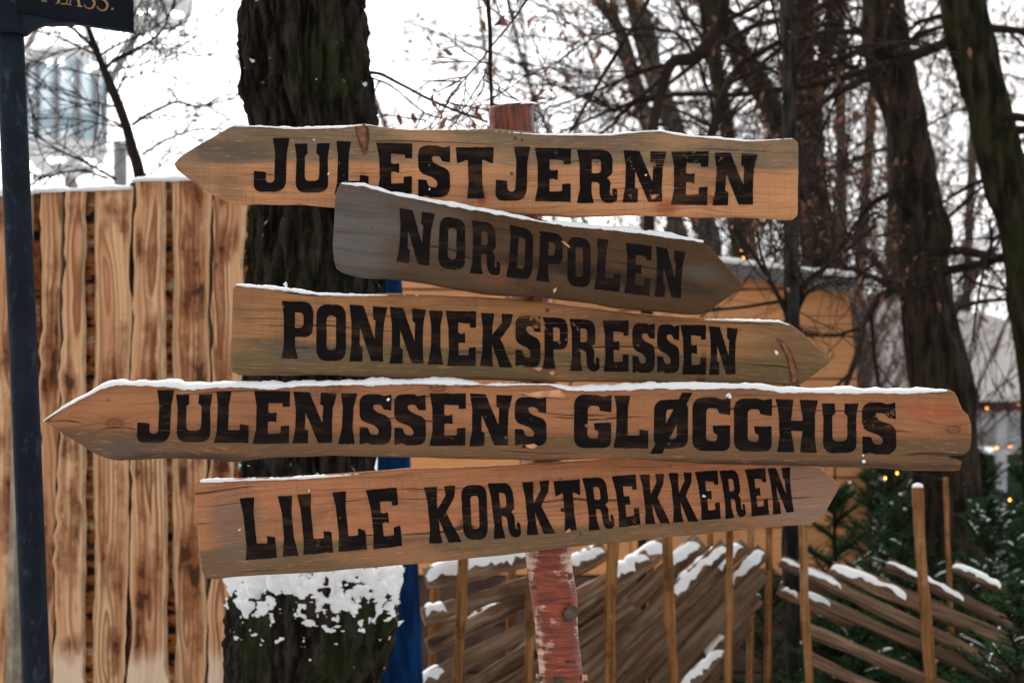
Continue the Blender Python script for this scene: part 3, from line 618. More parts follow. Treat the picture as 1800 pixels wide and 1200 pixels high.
def birch():
    pth = np.array([(899, 188, 37), (900, 230, 39), (925, 500, 39), (950, 780, 39), (963, 960, 39), (968, 1010, 39), (974, 1048, 40), (978, 1090, 37), (980, 1124, 37), (987, 1190, 38), (992, 1260, 40), (1010, 1500, 42), (1015, 2290, 44)], float)
    sp = smoothpath(pth, 26); d = 3.822
    nS = 56; th = np.arange(nS) / nS * 2 * math.pi; V = []; UV = []
    for i, (x, y, r) in enumerate(sp):
        c = P(x, y, d); R = r / F * d
        q = np.stack([np.cos(th) * 1.5, np.sin(th) * 1.5, np.full(nS, c[2] * 9)], 1)
        rr = R * (1 + .045 * fbm(q, 4) + .02 * vnoise(q * np.array([3, 3, 14.])))
        z = np.full(nS, c[2])
        if i == 0: z = z + .005 * np.sin(th) + .003 * n1(th * 3, 4)
        V.append(np.stack([c[0] + np.sin(th) * rr, c[1] - np.cos(th) * rr, z], 1)); UV.append(np.stack([((th + math.pi) % (2 * math.pi)) * .039, z], 1))
    V = np.concatenate(V); UV = np.concatenate(UV); n = len(sp)
    Fc = [(i * nS + j, (i + 1) * nS + j, (i + 1) * nS + (j + 1) % nS, i * nS + (j + 1) % nS) for i in range(n - 1) for j in range(nS)]
    Fc.append(tuple(range(nS)))
    o = mesh('post', V, Fc, BIRCH, signpost, uv=UV); o['label'] = 'red-brown birch trunk post with peeling bark'
    # snow on the sawn top
    c = P(903, 188, d); R = 34 / F * d; mb = []
    rings = 6; V = []; 
    for a in range(rings):
        f = a / (rings - 1); rr = R * math.cos(f * math.pi / 2) ** .6 if f < 1 else .0002
        V.append(np.stack([c[0] + .006 + np.sin(th) * rr * (1 + .08 * n1(th * 2, 8)), c[1] - np.cos(th) * rr, np.full(nS, c[2] - .001) + .009 * f ** .6 + .005 * np.sin(th) * (1 - f)], 1))
    mesh('snow_cap', np.concatenate(V), [(i * nS + j, i * nS + (j + 1) % nS, (i + 1) * nS + (j + 1) % nS, (i + 1) * nS + j) for i in range(rings - 1) for j in range(nS)], SNOW, o)
    # branch stub scar
    kn = m_simple("branch_scar", (.085, .06, .042), .9, .6, 60, bump=.8)
    a = P(999, 1078, d) + np.array([0, -.036, 0]); b = P(1008, 1062, d) + np.array([.002, -.034, 0])
    pts = np.array([a + (b - a) * t for t in np.linspace(-.6, 1.0, 7)]); Vt, Ft, uvt = tube(pts, [.003, .008, .011, .012, .0125, .0115, .006], 14, jit=.35)
    mesh('branch_scar', Vt, Ft, kn, o)
    # loose curls of bark and dark crusts
    for (x, y, w, h, m) in [(938, 1032, 12, 7, kn), (1003, 1014, 9, 14, kn), (1003, 1162, 16, 5, kn), (948, 1192, 10, 9, kn), (983, 1195, 20, 12, kn), (1028, 1190, 9, 10, M_TORN), (945, 1187, 6, 7, M_TORN)]:
        cx = 963 + (y - 960) * .105; u = np.clip((x - cx) / 39, -1, 1); base = P(x, y, d - .039 * math.sqrt(max(0, 1 - u * u)))
        g = [];
        for ii in range(7):
            for jj in range(5):
                s_, q_ = ii / 6 - .5, jj / 4 - .5
                k_ = 1 - (2 * s_) ** 2 * .6 - (2 * q_) ** 2 * .4
                xx = x + s_ * w * (1 + .3 * math.sin(jj * 3.)); uu = np.clip((xx - cx) / 39, -1, 1)
                pp = P(xx, y + q_ * h * (1 + .3 * math.sin(ii * 2.3)), d - .040 * math.sqrt(max(0, 1 - uu * uu)) - .0025 * max(0, k_) - (.006 * abs(uu) if m is M_TORN else 0)); g.append(pp)
        mesh('bark_flake', g, [(ii * 5 + jj, ii * 5 + jj + 1, (ii + 1) * 5 + jj + 1, (ii + 1) * 5 + jj) for ii in range(6) for jj in range(4)], m, o)
    # spacer blocks behind the two boards that stand proud
    for (x, y, d0, t) in [(935, 450, 3.700, .038), (950, 745, 3.700, .038)]:
        mb = MB(); y0 = d0 + t + .001; y1 = 3.822 - .030; c = P(x, y, (y0 + y1) / 2); box(mb, c, (.05, y1 - y0, .07)); mb.build('spacer', M_STAKE, signpost, False)
birch()

# ------------------------------------------------------------------ street name post
def street_sign():
    dk = NT("dark_blue_enamel"); v = dk.coord(); a = dk.noise(dk.map(v, (1, 1, .5)), 45, 6, .7); b = dk.noise(v, 9, 4)
    c = dk.mix(dk.step(b, .4, .7), (.005, .009, .016), (.010, .017, .028)); c = dk.mix(dk.math('MULTIPLY', dk.step(a, .54, .70), .5), c, (.07, .085, .10))
    M = dk.fin(c, .6, .12)
    root = empty('street_name_post', P(120, 720 + ZC * F / 4.6, 4.6) * np.array([1, 1, 0]), 'dark blue street name post with black plate at the left edge', 'street sign')
    d = 4.6
    p = np.array([P(17, 55, d), P(41, 620, d), P(64, 1200, d), P(95, 2000, d)]); s_ = smoothpath(p, 10)
    V, Fc, uv = tube(s_, np.full(len(s_), 24.5 / F * d), 28); mesh('pole', V, Fc, M, root, uv=uv)
    pr = [(16.5, 62, 31), (16.5, 60, 33), (16.2, 52, 33), (16, 44, 31), (15.5, 8, 31), (15.5, 2, 34), (15, -14, 34), (15, -22, 26), (15, -60, 24), (15, -66, 4)]
    V, Fc, uv = tube([P(x, y, d) for x, y, r in pr], [r / F * d for x, y, r in pr], 28); cr = mesh('collar', V, Fc, M, root, uv=uv)
    # bracket arm under the plate
    A = [(20, 8), (70, 14), (121, 24), (123, 40), (100, 41), (72, 41), (52, 47), (40, 58), (20, 60)]
    def prism(name, poly, y0, y1, mat, parent):
        n = len(poly); V = np.concatenate([[P(x, y, y0) for x, y in poly], [P(x, y, y0) + np.array([0, y1 - y0, 0]) for x, y in poly]])
        Fc = [tuple(range(n)), tuple(range(2 * n - 1, n - 1, -1))] + [(i, n + i, n + (i + 1) % n, (i + 1) % n) for i in range(n)]
        return mesh(name, V, Fc, mat, parent, False)
    prism('bracket', A, d - .022, d + .022, M, root)
    plate = prism('name_plate', [(-40, -120), (232, -92), (235, 54), (122, 37), (-40, 8)], d - .030, d - .024, m_simple("name_plate_enamel", (.004, .007, .012), .6, .3, 20, spec=.1, bump=.05), root)
    edge = prism('plate_rim', [(120, 36.5), (236, 54), (236.5, 57), (118, 40)], d - .033, d - .010, M, plate)
    gold = m_simple("gold_lettering", (.36, .20, .09), .5, .2, 30, bump=0)
    mb = MB()
    def stroke(pts, w):
        p = smoothpath(np.array(pts, float), 5); t = np.gradient(p, axis=0); t /= np.linalg.norm(t, axis=1)[:, None]; nn = np.stack([-t[:, 1], t[:, 0]], 1)
        ww = np.interp(np.linspace(0, 1, len(p)), np.linspace(0, 1, len(w)), w)[:, None] / 2
        V = [P(x, y, d - .0312) for x, y in np.concatenate([p + nn * ww, p - nn * ww])]; m = len(p)
        mb.add(V, [(i, i + 1, m + i + 1, m + i) for i in range(m - 1)])
    # PLASS. with serifs, cut by the top of the picture (baseline drops to the right)
    def base(x): return 2 + (x - 78) * .155
    def vs(x, w=3.4): b = base(x); stroke([(x, b - 34), (x, b)], [w, w]); stroke([(x - 5, b), (x + 5, b + 1)], [1.6, 1.6]); stroke([(x - 5, b - 34), (x + 4, b - 33)], [1.6, 1.6])
    vs(78); b = base(86); stroke([(78, b - 34), (90, b - 33), (93, b - 25), (90, b - 17), (78, b - 16)], [1.6, 2.5, 3.8, 2.5, 1.6])
    vs(103); b = base(112); stroke([(103, b - 1), (116, b), (118, b - 8)], [1.8, 1.8, 1.4])
    b = base(130); stroke([(122, b - 1), (132, b - 36)], [1.6, 1.6]); stroke([(131, b - 36), (140, b + 1)], [3.6, 3.6]); stroke([(125, b - 12), (137, b - 11)], [1.5, 1.5]); stroke([(118, b - 2), (126, b - 1)], [1.6, 1.6]); stroke([(135, b + 1), (145, b + 2)], [1.6, 1.6])
    for x in (158, 181):
        b = base(x) + 1; stroke([(x + 7, b - 26), (x + 6, b - 33), (x - 1, b - 35), (x - 7, b - 30), (x - 5, b - 23), (x + 3, b - 18), (x + 8, b - 10), (x + 5, b - 2), (x - 2, b), (x - 9, b - 4), (x - 9, b - 8)], [1.2, 1.6, 1.8, 3, 3.8, 4, 3.8, 3, 1.8, 1.6, 1.2])
    stroke([(197, 14), (198, 18)], [3.4, 3.4])
    mb.build('lettering', gold, plate, False)
street_sign()

# ------------------------------------------------------------------ plank wall on the left
def plank_wall():
    d = 6.2; root = empty('plank_wall', P(250, 720 + ZC * F / d, d) * np.array([1, 1, 0]), 'tall wall of scorched live-edge pine planks behind the left signs', 'wall'); root['kind'] = 'thing'
    zb = 720 + ZC * F / d
    def zof(y): return ZC + (HY - y) / F * d
    MW = m_scorched("scorched_pine", zof(1320)); MG = m_scorched("scorched_pine_pale_foot", zof(1150))
    # name, x top l/r, y top, x bottom(1200) l/r, front offset
    rows = [(-95, -32, 345, -95, -48, 0, MW), (-30, 57, 341, -45, 17, .0, MW), (66, 113, 337, 70, 96, 0, MW), (112, 151, 335, 88, 150, -.012, MG), (165, 235, 334, 161, 226, .0, MW), (232, 292, 318, 222, 295, -.014, MG), (299, 374, 316, 305, 364, .0, MW), (372, 434, 313, 361, 398, -.008, MG)]
    bark = [(132, 184, 338, 130, 182), (276, 316, 320, 276, 322), (45, 80, 342, 0, 84), (420, 456, 316, 385, 412), (100, 126, 338, 80, 110), (222, 246, 322, 212, 236), (362, 384, 318, 352, 374)]
    ny = 64
    barkedge = m_simple("plank_edge_bark", (.05, .026, .015), .9, .6, 50, bump=.8)
    paleedge = m_simple("plank_edge_pale", (.62, .44, .27), .8, .25, 20)
    def plank(a, s):
        x0, x1, yt, xb0, xb1, off, mt = a
        ys = np.linspace(yt, zb + 10, ny); f = (ys - yt) / (1200 - yt)
        el = x0 + (xb0 - x0) * np.minimum(f, 1.15) + 4 * n1(ys * .009, s * 3.1) + 1.5 * n1(ys * .05, s + .5); er = x1 + (xb1 - x1) * np.minimum(f, 1.15) + 4 * n1(ys * .009, s * 5.7 + 2) + 1.5 * n1(ys * .05, s + .8)
        bl = 5 + 3.5 * n1(ys * .05, s + 9); br = 4 + 2.5 * n1(ys * .03, s + 19)
        V = []; UV = []
        for y, l, r, b1, b2 in zip(ys, el, er, bl, br):
            z = zof(y); c = (x0 + x1) / 2
            for xx, dd in ((l + 3, .03), (l, .018), (l + b1, 0), (l + b1 + (r - l - b1 - b2) * .33, 0), (l + b1 + (r - l - b1 - b2) * .66, 0), (r - b2, 0), (r, .018), (r - 3, .03)):
                V.append(((xx - 900) / F * d, d + off + dd, z)); UV.append(((xx - c) / F * d, z))
        m = 8; Fc = []; mi = []
        for i in range(ny - 1):
            for j in range(m - 1):
                Fc.append((i * m + j, (i + 1) * m + j, (i + 1) * m + j + 1, i * m + j + 1)); mi.append(0 if 2 <= j <= 4 else (1 if (j < 2 and s in (3, 4, 6, 8)) or (j > 4 and s in (1, 5)) else 2))
        Fc.append(tuple(range(m))); mi.append(2)
        return mesh('plank', V, Fc, [mt, barkedge, paleedge], root, False, uv=UV, mi=mi)
    for s, a in enumerate(rows):
        o = plank(a, s + 1); at = o.data.attributes.new('edge', 'FLOAT', 'POINT')
        at.data.foreach_set('value', np.tile([0, 0, 0, 1, 1, 0, 0, 0], ny).astype(np.float32))
    for s, (x0, x1, yt, xb0, xb1) in enumerate(bark):
        ys = np.linspace(yt - 3, zb + 10, 200); xs = np.linspace(0, 1, 9); V = []
        for y in ys:
            f = min((y - yt) / (1200 - yt), 1.15); l = x0 + (xb0 - x0) * f; r = x1 + (xb1 - x1) * f
            for q in xs:
                x = l + (r - l) * q; bul = .012 * (1 - (2 * q - 1) ** 2); nz = .008 * vnoise(np.array([[x * .11, y * .09, s * 5.]]))[0] + .004 * vnoise(np.array([[x * .3, y * .25, s * 5.]]))[0]
                V.append(((x - 900) / F * d, d + .045 - bul - nz, zof(y)))
        mesh('bark_strip', V, [(i * 9 + j, (i + 1) * 9 + j, (i + 1) * 9 + j + 1, i * 9 + j + 1) for i in range(199) for j in range(8)], M_BARKSLAB, root)
    # grey weathered lath at the left and rails behind
    gm = m_simple("grey_lath", (.30, .26, .20), .85, .3, 18)
    mb = MB(); V, Fc, uv = tube([P(36, 330, d - .03), P(32, 800, d - .03), P(24, 1200, d - .03), P(20, 1690, d - .03)], [.021] * 4, 4); mb.add(V, Fc, uv); mb.build('lath', gm, root, False)
    for y in (420, 900, 1350):
        mb = MB(); box(mb, (( 180 - 900) / F * d, d + .085, zof(y)), (560 / F * d, .04, .09)); mb.build('rail', M_STAKE, root, False)
    # snow on top
    def topsnow(x0, x1, ya, yb, s):
        n = 60; prof = [(-.012, -3), (-.02, 2), (-.012, 9), (.015, 13), (.04, 11), (.06, -3)]; V = []
        for x in np.linspace(x0, x1, n):
            f = (x - x0) / (x1 - x0); y = ya + (yb - ya) * f; e = math.sin(math.pi * min(1, max(0, f * 40))) if False else min(1, f * 25, (1 - f) * 25)
            for a, b in prof:
                hgt = b * (.75 + .3 * n1(np.array([x * .03]), s)[0]) * (e if b > 0 else 1)
                V.append(((x - 900) / F * d, d + a, zof(y - hgt)))
        m = 6; mesh('snow_cap', V, [(i * m + j, (i + 1) * m + j, (i + 1) * m + j + 1, i * m + j + 1) for i in range(n - 1) for j in range(m - 1)], SNOW, root)
    topsnow(-100, 60, 344, 342, 1); topsnow(55, 236, 338, 332, 2); topsnow(229, 456, 319, 313, 3)
plank_wall()

# ------------------------------------------------------------------ big mossy tree behind the signs
def big_tree():
    d = 5.3; root = empty('mossy_tree', P(550, 720 + ZC * F / d, d) * np.array([1, 1, 0]), 'thick dark mossy tree with swollen snowy base behind the signs', 'tree')
    prof = np.array([(-700, 440, 610), (-200, 432, 622), (0, 431, 632), (100, 428, 641), (170, 431, 648), (220, 446, 654), (360, 449, 664), (500, 444, 668), (660, 438, 664), (820, 431, 656), (930, 433, 660), (965, 430, 668), (985, 424, 684), (1010, 417, 695), (1045, 410, 699), (1090, 403, 700), (1140, 397, 686), (1200, 394, 658), (1300, 385, 660), (1500, 370, 680), (1900, 350, 720)], float)
    ys = np.concatenate([np.linspace(-700, -60, 40), np.linspace(-55, 1260, 520), np.linspace(1270, 1880, 40)])
    L = np.interp(ys, prof[:, 0], prof[:, 1]); R = np.interp(ys, prof[:, 0], prof[:, 2])
    for _ in range(4): L[1:-1] = .5 * L[1:-1] + .25 * (L[2:] + L[:-2]); R[1:-1] = .5 * R[1:-1] + .25 * (R[2:] + R[:-2])
    nS = 240; th = np.arange(nS) / nS * 2 * math.pi
    cx = (L + R) / 2; rr = (R - L) / 2 / F * d
    TH, Y = np.meshgrid(th, ys); Z = ZC + (HY - Y) / F * d
    ct, st = np.cos(TH), np.sin(TH)
    warp = .5 * vnoise(np.stack([ct * 2, st * 2, Z * 2.5], -1)) + .25 * vnoise(np.stack([ct * 5, st * 5, Z * 7], -1))
    q = np.stack([np.cos(TH + warp * .22) * 8., np.sin(TH + warp * .22) * 8., Z * 5.2], -1)
    ridge = 1 - np.abs(fbm(q, 3)) * 1.5
    fine = vnoise(np.stack([ct * 22, st * 22, Z * 26], -1)); fine2 = vnoise(np.stack([ct * 45, st * 45, Z * 50], -1))
    low = fbm(np.stack([ct * 1.2, st * 1.2, Z * 2.], -1), 2)
    burl = np.clip((Y - 970) / 60, 0, 1)
    R_ = rr[:, None] * (1 + .02 * low) + (1 - .88 * burl) * .026 * (ridge - .4) + .006 * fine + .0035 * fine2 + burl * (.016 * fbm(np.stack([ct * 4, st * 4, Z * 12], -1), 3) + .006 * vnoise(np.stack([ct * 16, st * 16, Z * 40], -1)))
    V = np.stack([((cx - 900) / F * d)[:, None] + st * R_, d - ct * R_, Z], -1)
    n = len(ys); Fc = [(i * nS + j, (i + 1) * nS + j, (i + 1) * nS + (j + 1) % nS, i * nS + (j + 1) % nS) for i in range(n - 1) for j in range(nS)]
    mesh('trunk', V.reshape(-1, 3), Fc, M_OAK, root)
    # snow caught on the burl and in the bark
    patch = fbm(np.stack([V[..., 0] * 50, V[..., 1] * 50, V[..., 2] * 55], -1), 4)
    dr = np.gradient(rr); ledge = np.clip((Y - 985) / 14, 0, 1) * np.clip((1104 + 26 * low - Y) / 75, 0, 1)
    field = np.where(ledge > 0, ledge * .60 + .35 * np.clip((1045 - Y) / 40, 0, 1) - .56 + patch * .55 + .22 * vnoise(np.stack([V[..., 0] * 170, V[..., 1] * 170, V[..., 2] * 170], -1)), -1.)
    sp = fbm(np.stack([V[..., 0] * 60, V[..., 1] * 60, V[..., 2] * 45], -1), 3)
    spots = (sp - 1.18) * (Y > 90) * (Y < 240) * 2 + (-1.) * ((Y <= 90) | (Y >= 240))
    spots2 = np.where((Y > 1085), sp - 1.1, -1.); spots3 = np.where((Y > 815) & (Y < 842), sp - .98, -1.)
    field = np.maximum(np.maximum(field, spots), np.maximum(spots2, spots3))
    on = field > 0; keep = on[:-1] | on[1:]; keep = keep & (np.roll(on, -1, 1)[:-1] | on[1:]); H = np.clip(field, -.25, .5) * .034
    nrm = np.stack([st, -ct, st * 0 + .55], -1)
    S = V + nrm * (H[..., None] + .0015)
    ii, jj = np.nonzero((field[:-1] > 0) | (np.roll(field, -1, 1)[:-1] > 0) | (field[1:] > 0) | (np.roll(field, -1, 1)[1:] > 0))
    mesh('snow', S.reshape(-1, 3), [(i * nS + j, (i + 1) * nS + j, (i + 1) * nS + (j + 1) % nS, i * nS + (j + 1) % nS) for i, j in zip(ii, jj)], SNOW, root)['kind'] = 'stuff'
    for pts, r0 in [([(640, 128), (668, 130), (700, 146), (770, 182), (830, 205), (858, 215)], 3.2), ([(645, 134), (690, 153), (745, 197), (790, 212), (815, 222)], 1.6), ([(667, 140), (655, 172), (652, 184)], 1.4), ([(745, 197), (737, 214), (730, 226)], 1.1), ([(770, 183), (800, 184), (840, 186)], 1.0), ([(811, 200), (800, 218)], 1.0)]:
        p = np.array([P(x, y, d - .05 - .002 * i) for i, (x, y) in enumerate(pts)]); s_ = smoothpath(p, 5)
        V2, F2, uv = tube(s_, np.linspace(r0, r0 * .5, len(s_)) / F * d, 6); mesh('branch', V2, F2, M_TWIG, root)
    for x, y in ((702, 198), (727, 196)):
        mb = MB(); 
        for q in range(3):
            a = P(x + q * 2 - 2, y + q * 3, d - .06); s = .012
            mb.add([a, a + (-s * .4, 0.004, -s), a + (0, -.003, -s * 2), a + (s * .5, .002, -s * .9)], [(0, 1, 2, 3)])
        mb.build('dry_leaf', M_LEAF, root, False)
big_tree()

# ------------------------------------------------------------------ blue tapering post
def blue_post():
    d = 6.0; pr = [(686, 428, 4), (686, 432, 13), (686, 440, 18), (687, 495, 19), (689, 580, 22), (691, 663, 25), (692, 820, 29), (698, 1000, 36), (702, 1200, 40), (706, 1400, 44), (708, 1718, 48)]
    t = NT("blue_canvas"); v = t.coord(); n = t.noise(t.map(v, (6, 6, 1.5)), 4, 4); t.bump(n, .4, .02); m = t.fin(t.mix(t.step(n, .35, .7), (.001, .010, .042), (.002, .032, .12)), .7, .06)
    pts = smoothpath([P(x, y, d) for x, y, r in pr], 5); rad = np.interp(np.linspace(0, len(pr) - 1, len(pts)), range(len(pr)), [r / F * d for x, y, r in pr])
    V, Fc, uv = tube(pts, rad, 40); nS = 40
    th = np.arange(nS) / nS * 6.2832; c = pts[:, None, :]; W = V.reshape(len(pts), nS, 3); fold = 1 + .06 * np.cos(th * 7)[None, :, None] * np.linspace(.2, 1, len(pts))[:, None, None]
    W = c + (W - c) * fold
    root = empty('folded_parasol', P(708, 720 + ZC * F / d, d) * np.array([1, 1, 0]), 'dark blue folded parasol standing just right of the mossy trunk', 'parasol')
    mesh('cover', W.reshape(-1, 3), Fc, m, root)
    V, Fc, uv = tube([P(686, 415, d), P(686, 432, d)], [.006, .012], 10); mesh('finial', V, Fc, M_SCREW, root)
blue_post()

# ------------------------------------------------------------------ wooden hut in the background
def hut():
    d = 9.2; root = empty('wooden_hut', P(1110, 720 + ZC * F / d, d) * np.array([1, 1, 0]), 'orange-lit pine market hut with snowy roof edge behind the signs', 'hut')
    t = NT("hut_warm_lit_pine"); o = t.coord(); x = t.xyz(o); g = t.noise(t.map(o, (2, 2, 40)), 3, 4); b = t.noise(o, 2.5, 4, w=t.math('MULTIPLY', t.rand(), 20))
    c = t.mix(t.step(g, .35, .7), (.88, .42, .16), (.74, .30, .105)); c = t.mix(t.math('MULTIPLY', t.step(b, .45, .7), .5), c, (.40, .20, .11)); c = t.mix(t.math('MULTIPLY', t.rand(), .35), c, (.62, .34, .2)); t.bump(g, .3, .006); M = t.fin(c, .75); MLOW = m_simple('hut_lower_wood', (.085, .048, .032), .8, .4, 7)  # upper boards: warm light put into the orange of the pine
    def top(x): return 402 + (x - 700) * .118
    def rx(y): return 1490 + max(0, y - 490) * .085
    seams = [380, 425, 508, 590, 665, 748, 838, 925, 1010, 1095, 1180, 1265, 1350]
    for i in range(len(seams) - 1):
        a, b_ = seams[i] + 2.2, seams[i + 1] - 1.2
        # three lengths per course
        cuts = [690] + sorted(RNG.uniform(850, 1350, 1).tolist()) + [None]
        for j in range(len(cuts) - 1):
            x0 = cuts[j] + 1; x1 = cuts[j + 1]
            poly = []
            for (yy) in (a, b_):
                pass
            xr_a = rx(a) if x1 is None else x1 - 1; xr_b = rx(b_) if x1 is None else x1 - 1
            tl, tr = max(a, top(x0)), max(a, top(xr_a))
            if tl >= b_ and tr >= b_: continue
            tl = min(tl, b_ - 1); tr = min(tr, b_ - 1)
            off = RNG.uniform(0, .012)
            Q = [(x0, tl), (xr_a, tr), (xr_b, b_), (x0, b_)]
            V = [P(px, py, d) + np.array([0, -off - (.008 if kk > 1 else 0), 0]) for kk, (px, py) in enumerate(Q)] + [P(px, py, d) + np.array([0, .03, 0]) for px, py in Q]
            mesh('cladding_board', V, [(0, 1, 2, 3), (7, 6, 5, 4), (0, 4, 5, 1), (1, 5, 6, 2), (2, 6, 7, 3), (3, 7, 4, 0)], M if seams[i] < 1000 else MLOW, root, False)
    dm = m_simple("hut_shadow_wood", (.10, .06, .04), .9, .3, 5)
    tr_, br_ = P(1488, 497, d), P(1545, 1350, d); tl_, bl_ = P(692, 403, d), P(692, 1350, d); bk = np.array([0, 2.0, 0]); e = np.array([0, .035, 0])
    mesh('back_wall', [tl_ + e, tr_ + e, br_ + e, bl_ + e, tl_ + bk, tr_ + bk, br_ + bk, bl_ + bk], [(3, 2, 1, 0), (4, 5, 6, 7), (1, 2, 6, 5), (0, 4, 7, 3)], dm, root, False)
    # corner post and roof sheet with snow
    gm = m_simple("roof_sheet", (.16, .15, .15), .5, .3, 8)
    n = 40; V = []; 
    for i, x in enumerate(np.linspace(680, 1500, n)):
        p = P(x, top(x), d); w = .012 * n1(np.array([x * .03]), 3)[0]
        for (yy, zz) in ((-.10, -.05 + w), (-.11, .0), (-.10, .02), (.5, .012), (2.1, -.02), (2.1, -.06)): V.append(p + np.array([0, yy, zz]))
    mesh('roof', V, [(i * 6 + j, (i + 1) * 6 + j, (i + 1) * 6 + j + 1, i * 6 + j + 1) for i in range(n - 1) for j in range(5)], gm, root)
    V = []
    for i, x in enumerate(np.linspace(684, 1496, 80)):
        p = P(x, top(x), d); w = .02 * (1 + .8 * n1(np.array([x * .02]), 5)[0])
        for (yy, zz) in ((-.112, .012), (-.115, .02 + w * .3), (-.08, .022 + w * .6), (.5, .02 + w * .6), (2.0, -.015 + w), (2.05, -.03)): V.append(p + np.array([0, yy, zz]))
    mesh('roof_snow', V, [(i * 6 + j, (i + 1) * 6 + j, (i + 1) * 6 + j + 1, i * 6 + j + 1) for i in range(79) for j in range(5)], SNOW, root)
hut()

# ------------------------------------------------------------------ split-rail fences
def slab_geo(a, b, w, th, seed, da, db, wtaper=1.0, tilt=.25):
    """split rail from pixel a (depth da) to pixel b (depth db); w visible width in metres"""
    A = P(*a, da); B = P(*b, db); n = 14; V = []; ax = B - A; Ln = np.linalg.norm(ax); ax /= Ln
    front = np.array([0, -1., 0]); side = np.cross(ax, front); side /= np.linalg.norm(side)
    if side[2] < 0: side = -side
    fr = np.cross(side, ax); 
    if fr[1] > 0: fr = -fr
    side2 = side * math.cos(tilt) + fr * -math.sin(tilt) * .6; fr2 = fr * math.cos(tilt) + side * math.sin(tilt) * .6
    prof = np.array([(-.5, -.3), (-.5, .45), (-.40, .66), (.40, .72), (.5, .5), (.5, -.35), (.35, -.5), (-.4, -.5)]) * (1 + .12 * np.sin(np.arange(8) * 2.1 + seed)[:, None])
    for i in range(n):
        t = i / (n - 1); p = A + (B - A) * t; s = (1 + (wtaper - 1) * t) * (1 + .06 * n1(np.array([t * 5]), seed)[0])
        wob = .003 * n1(np.array([t * 3]), seed + 5)[0]
        for k, (u, v) in enumerate(prof):
            jj = 1 + .24 * vnoise(np.array([[t * 9, k * 3.3, seed]]))[0]
            V.append(p + side2 * (u * w * s * jj + wob) + fr2 * (v * th * s * jj))
    m = 8; Fc = [(i * m + j, (i + 1) * m + j, (i + 1) * m + (j + 1) % m, i * m + (j + 1) % m) for i in range(n - 1) for j in range(m)] + [tuple(range(m)), tuple(range((n - 1) * m, n * m))[::-1]]
    UV = [(k / 8 * .2, i / (n - 1) * Ln) for i in range(n) for k in range(m)]
    return np.array(V), Fc, UV, (A, B, side2, fr2, w, th)
def rail(root, a, b, w, th, seed, da, db, snow=None, tilt=.25, hs_=.38):
    V, Fc, UV, (A, B, s2, f2, w, th) = slab_geo(a, b, w, th, seed, da, db, tilt=tilt)
    o = mesh('split_rail', V, Fc, M_RAIL, root, False, uv=UV)
    if snow:
        t0, t1, h = snow; h *= hs_; n = 40; prof = [(-.05, .92), (.20, .92), (.48, .66), (.60, .25), (.56, -.15), (.46, -.3)]; S = []
        for i in range(n):
            f = i / (n - 1); t = t0 + (t1 - t0) * f; e = math.sqrt(max(0, 1 - abs(2 * f - 1) ** 4)); q = max(0, 1 + .9 * n1(np.array([t * 14]), seed + 3)[0]); e *= min(1, .55 + .5 * q)
            p = A + (B - A) * t
            for j, (u, v) in enumerate(prof):
                k = [-.15, .30, .55, .6, .4, 0][j] * e * q
                S.append(p + s2 * ((u if j else u + .25 * n1(np.array([t * 23]), seed + 8)[0]) * w * (.55 + .45 * e) - (1 - e) * .01) + f2 * v * th + np.array([0, -.3, 1.]) * h * k)
        mesh('snow', S, [(i * 6 + j, (i + 1) * 6 + j, (i + 1) * 6 + j + 1, i * 6 + j + 1) for i in range(n - 1) for j in range(5)], SNOW, o)
    return o
def stake(root, pts, d, r, seed=0, dend=None):
    p = np.array([P(x, y, d) for x, y in pts]); e = p[-1] + (p[-1] - p[-2]) / abs(p[-1][2] - p[-2][2]) * (p[-1][2] + .2); p = np.concatenate([p, [e]]); s_ = smoothpath(p, 8)
    V, Fc, uv = tube(s_, r * (1 + .07 * n1(np.arange(len(s_)) * .6, seed + 2)), 12, jit=.22, seed=seed * 3.); return mesh('stake', V, Fc, M_STAKE, root, uv=uv)

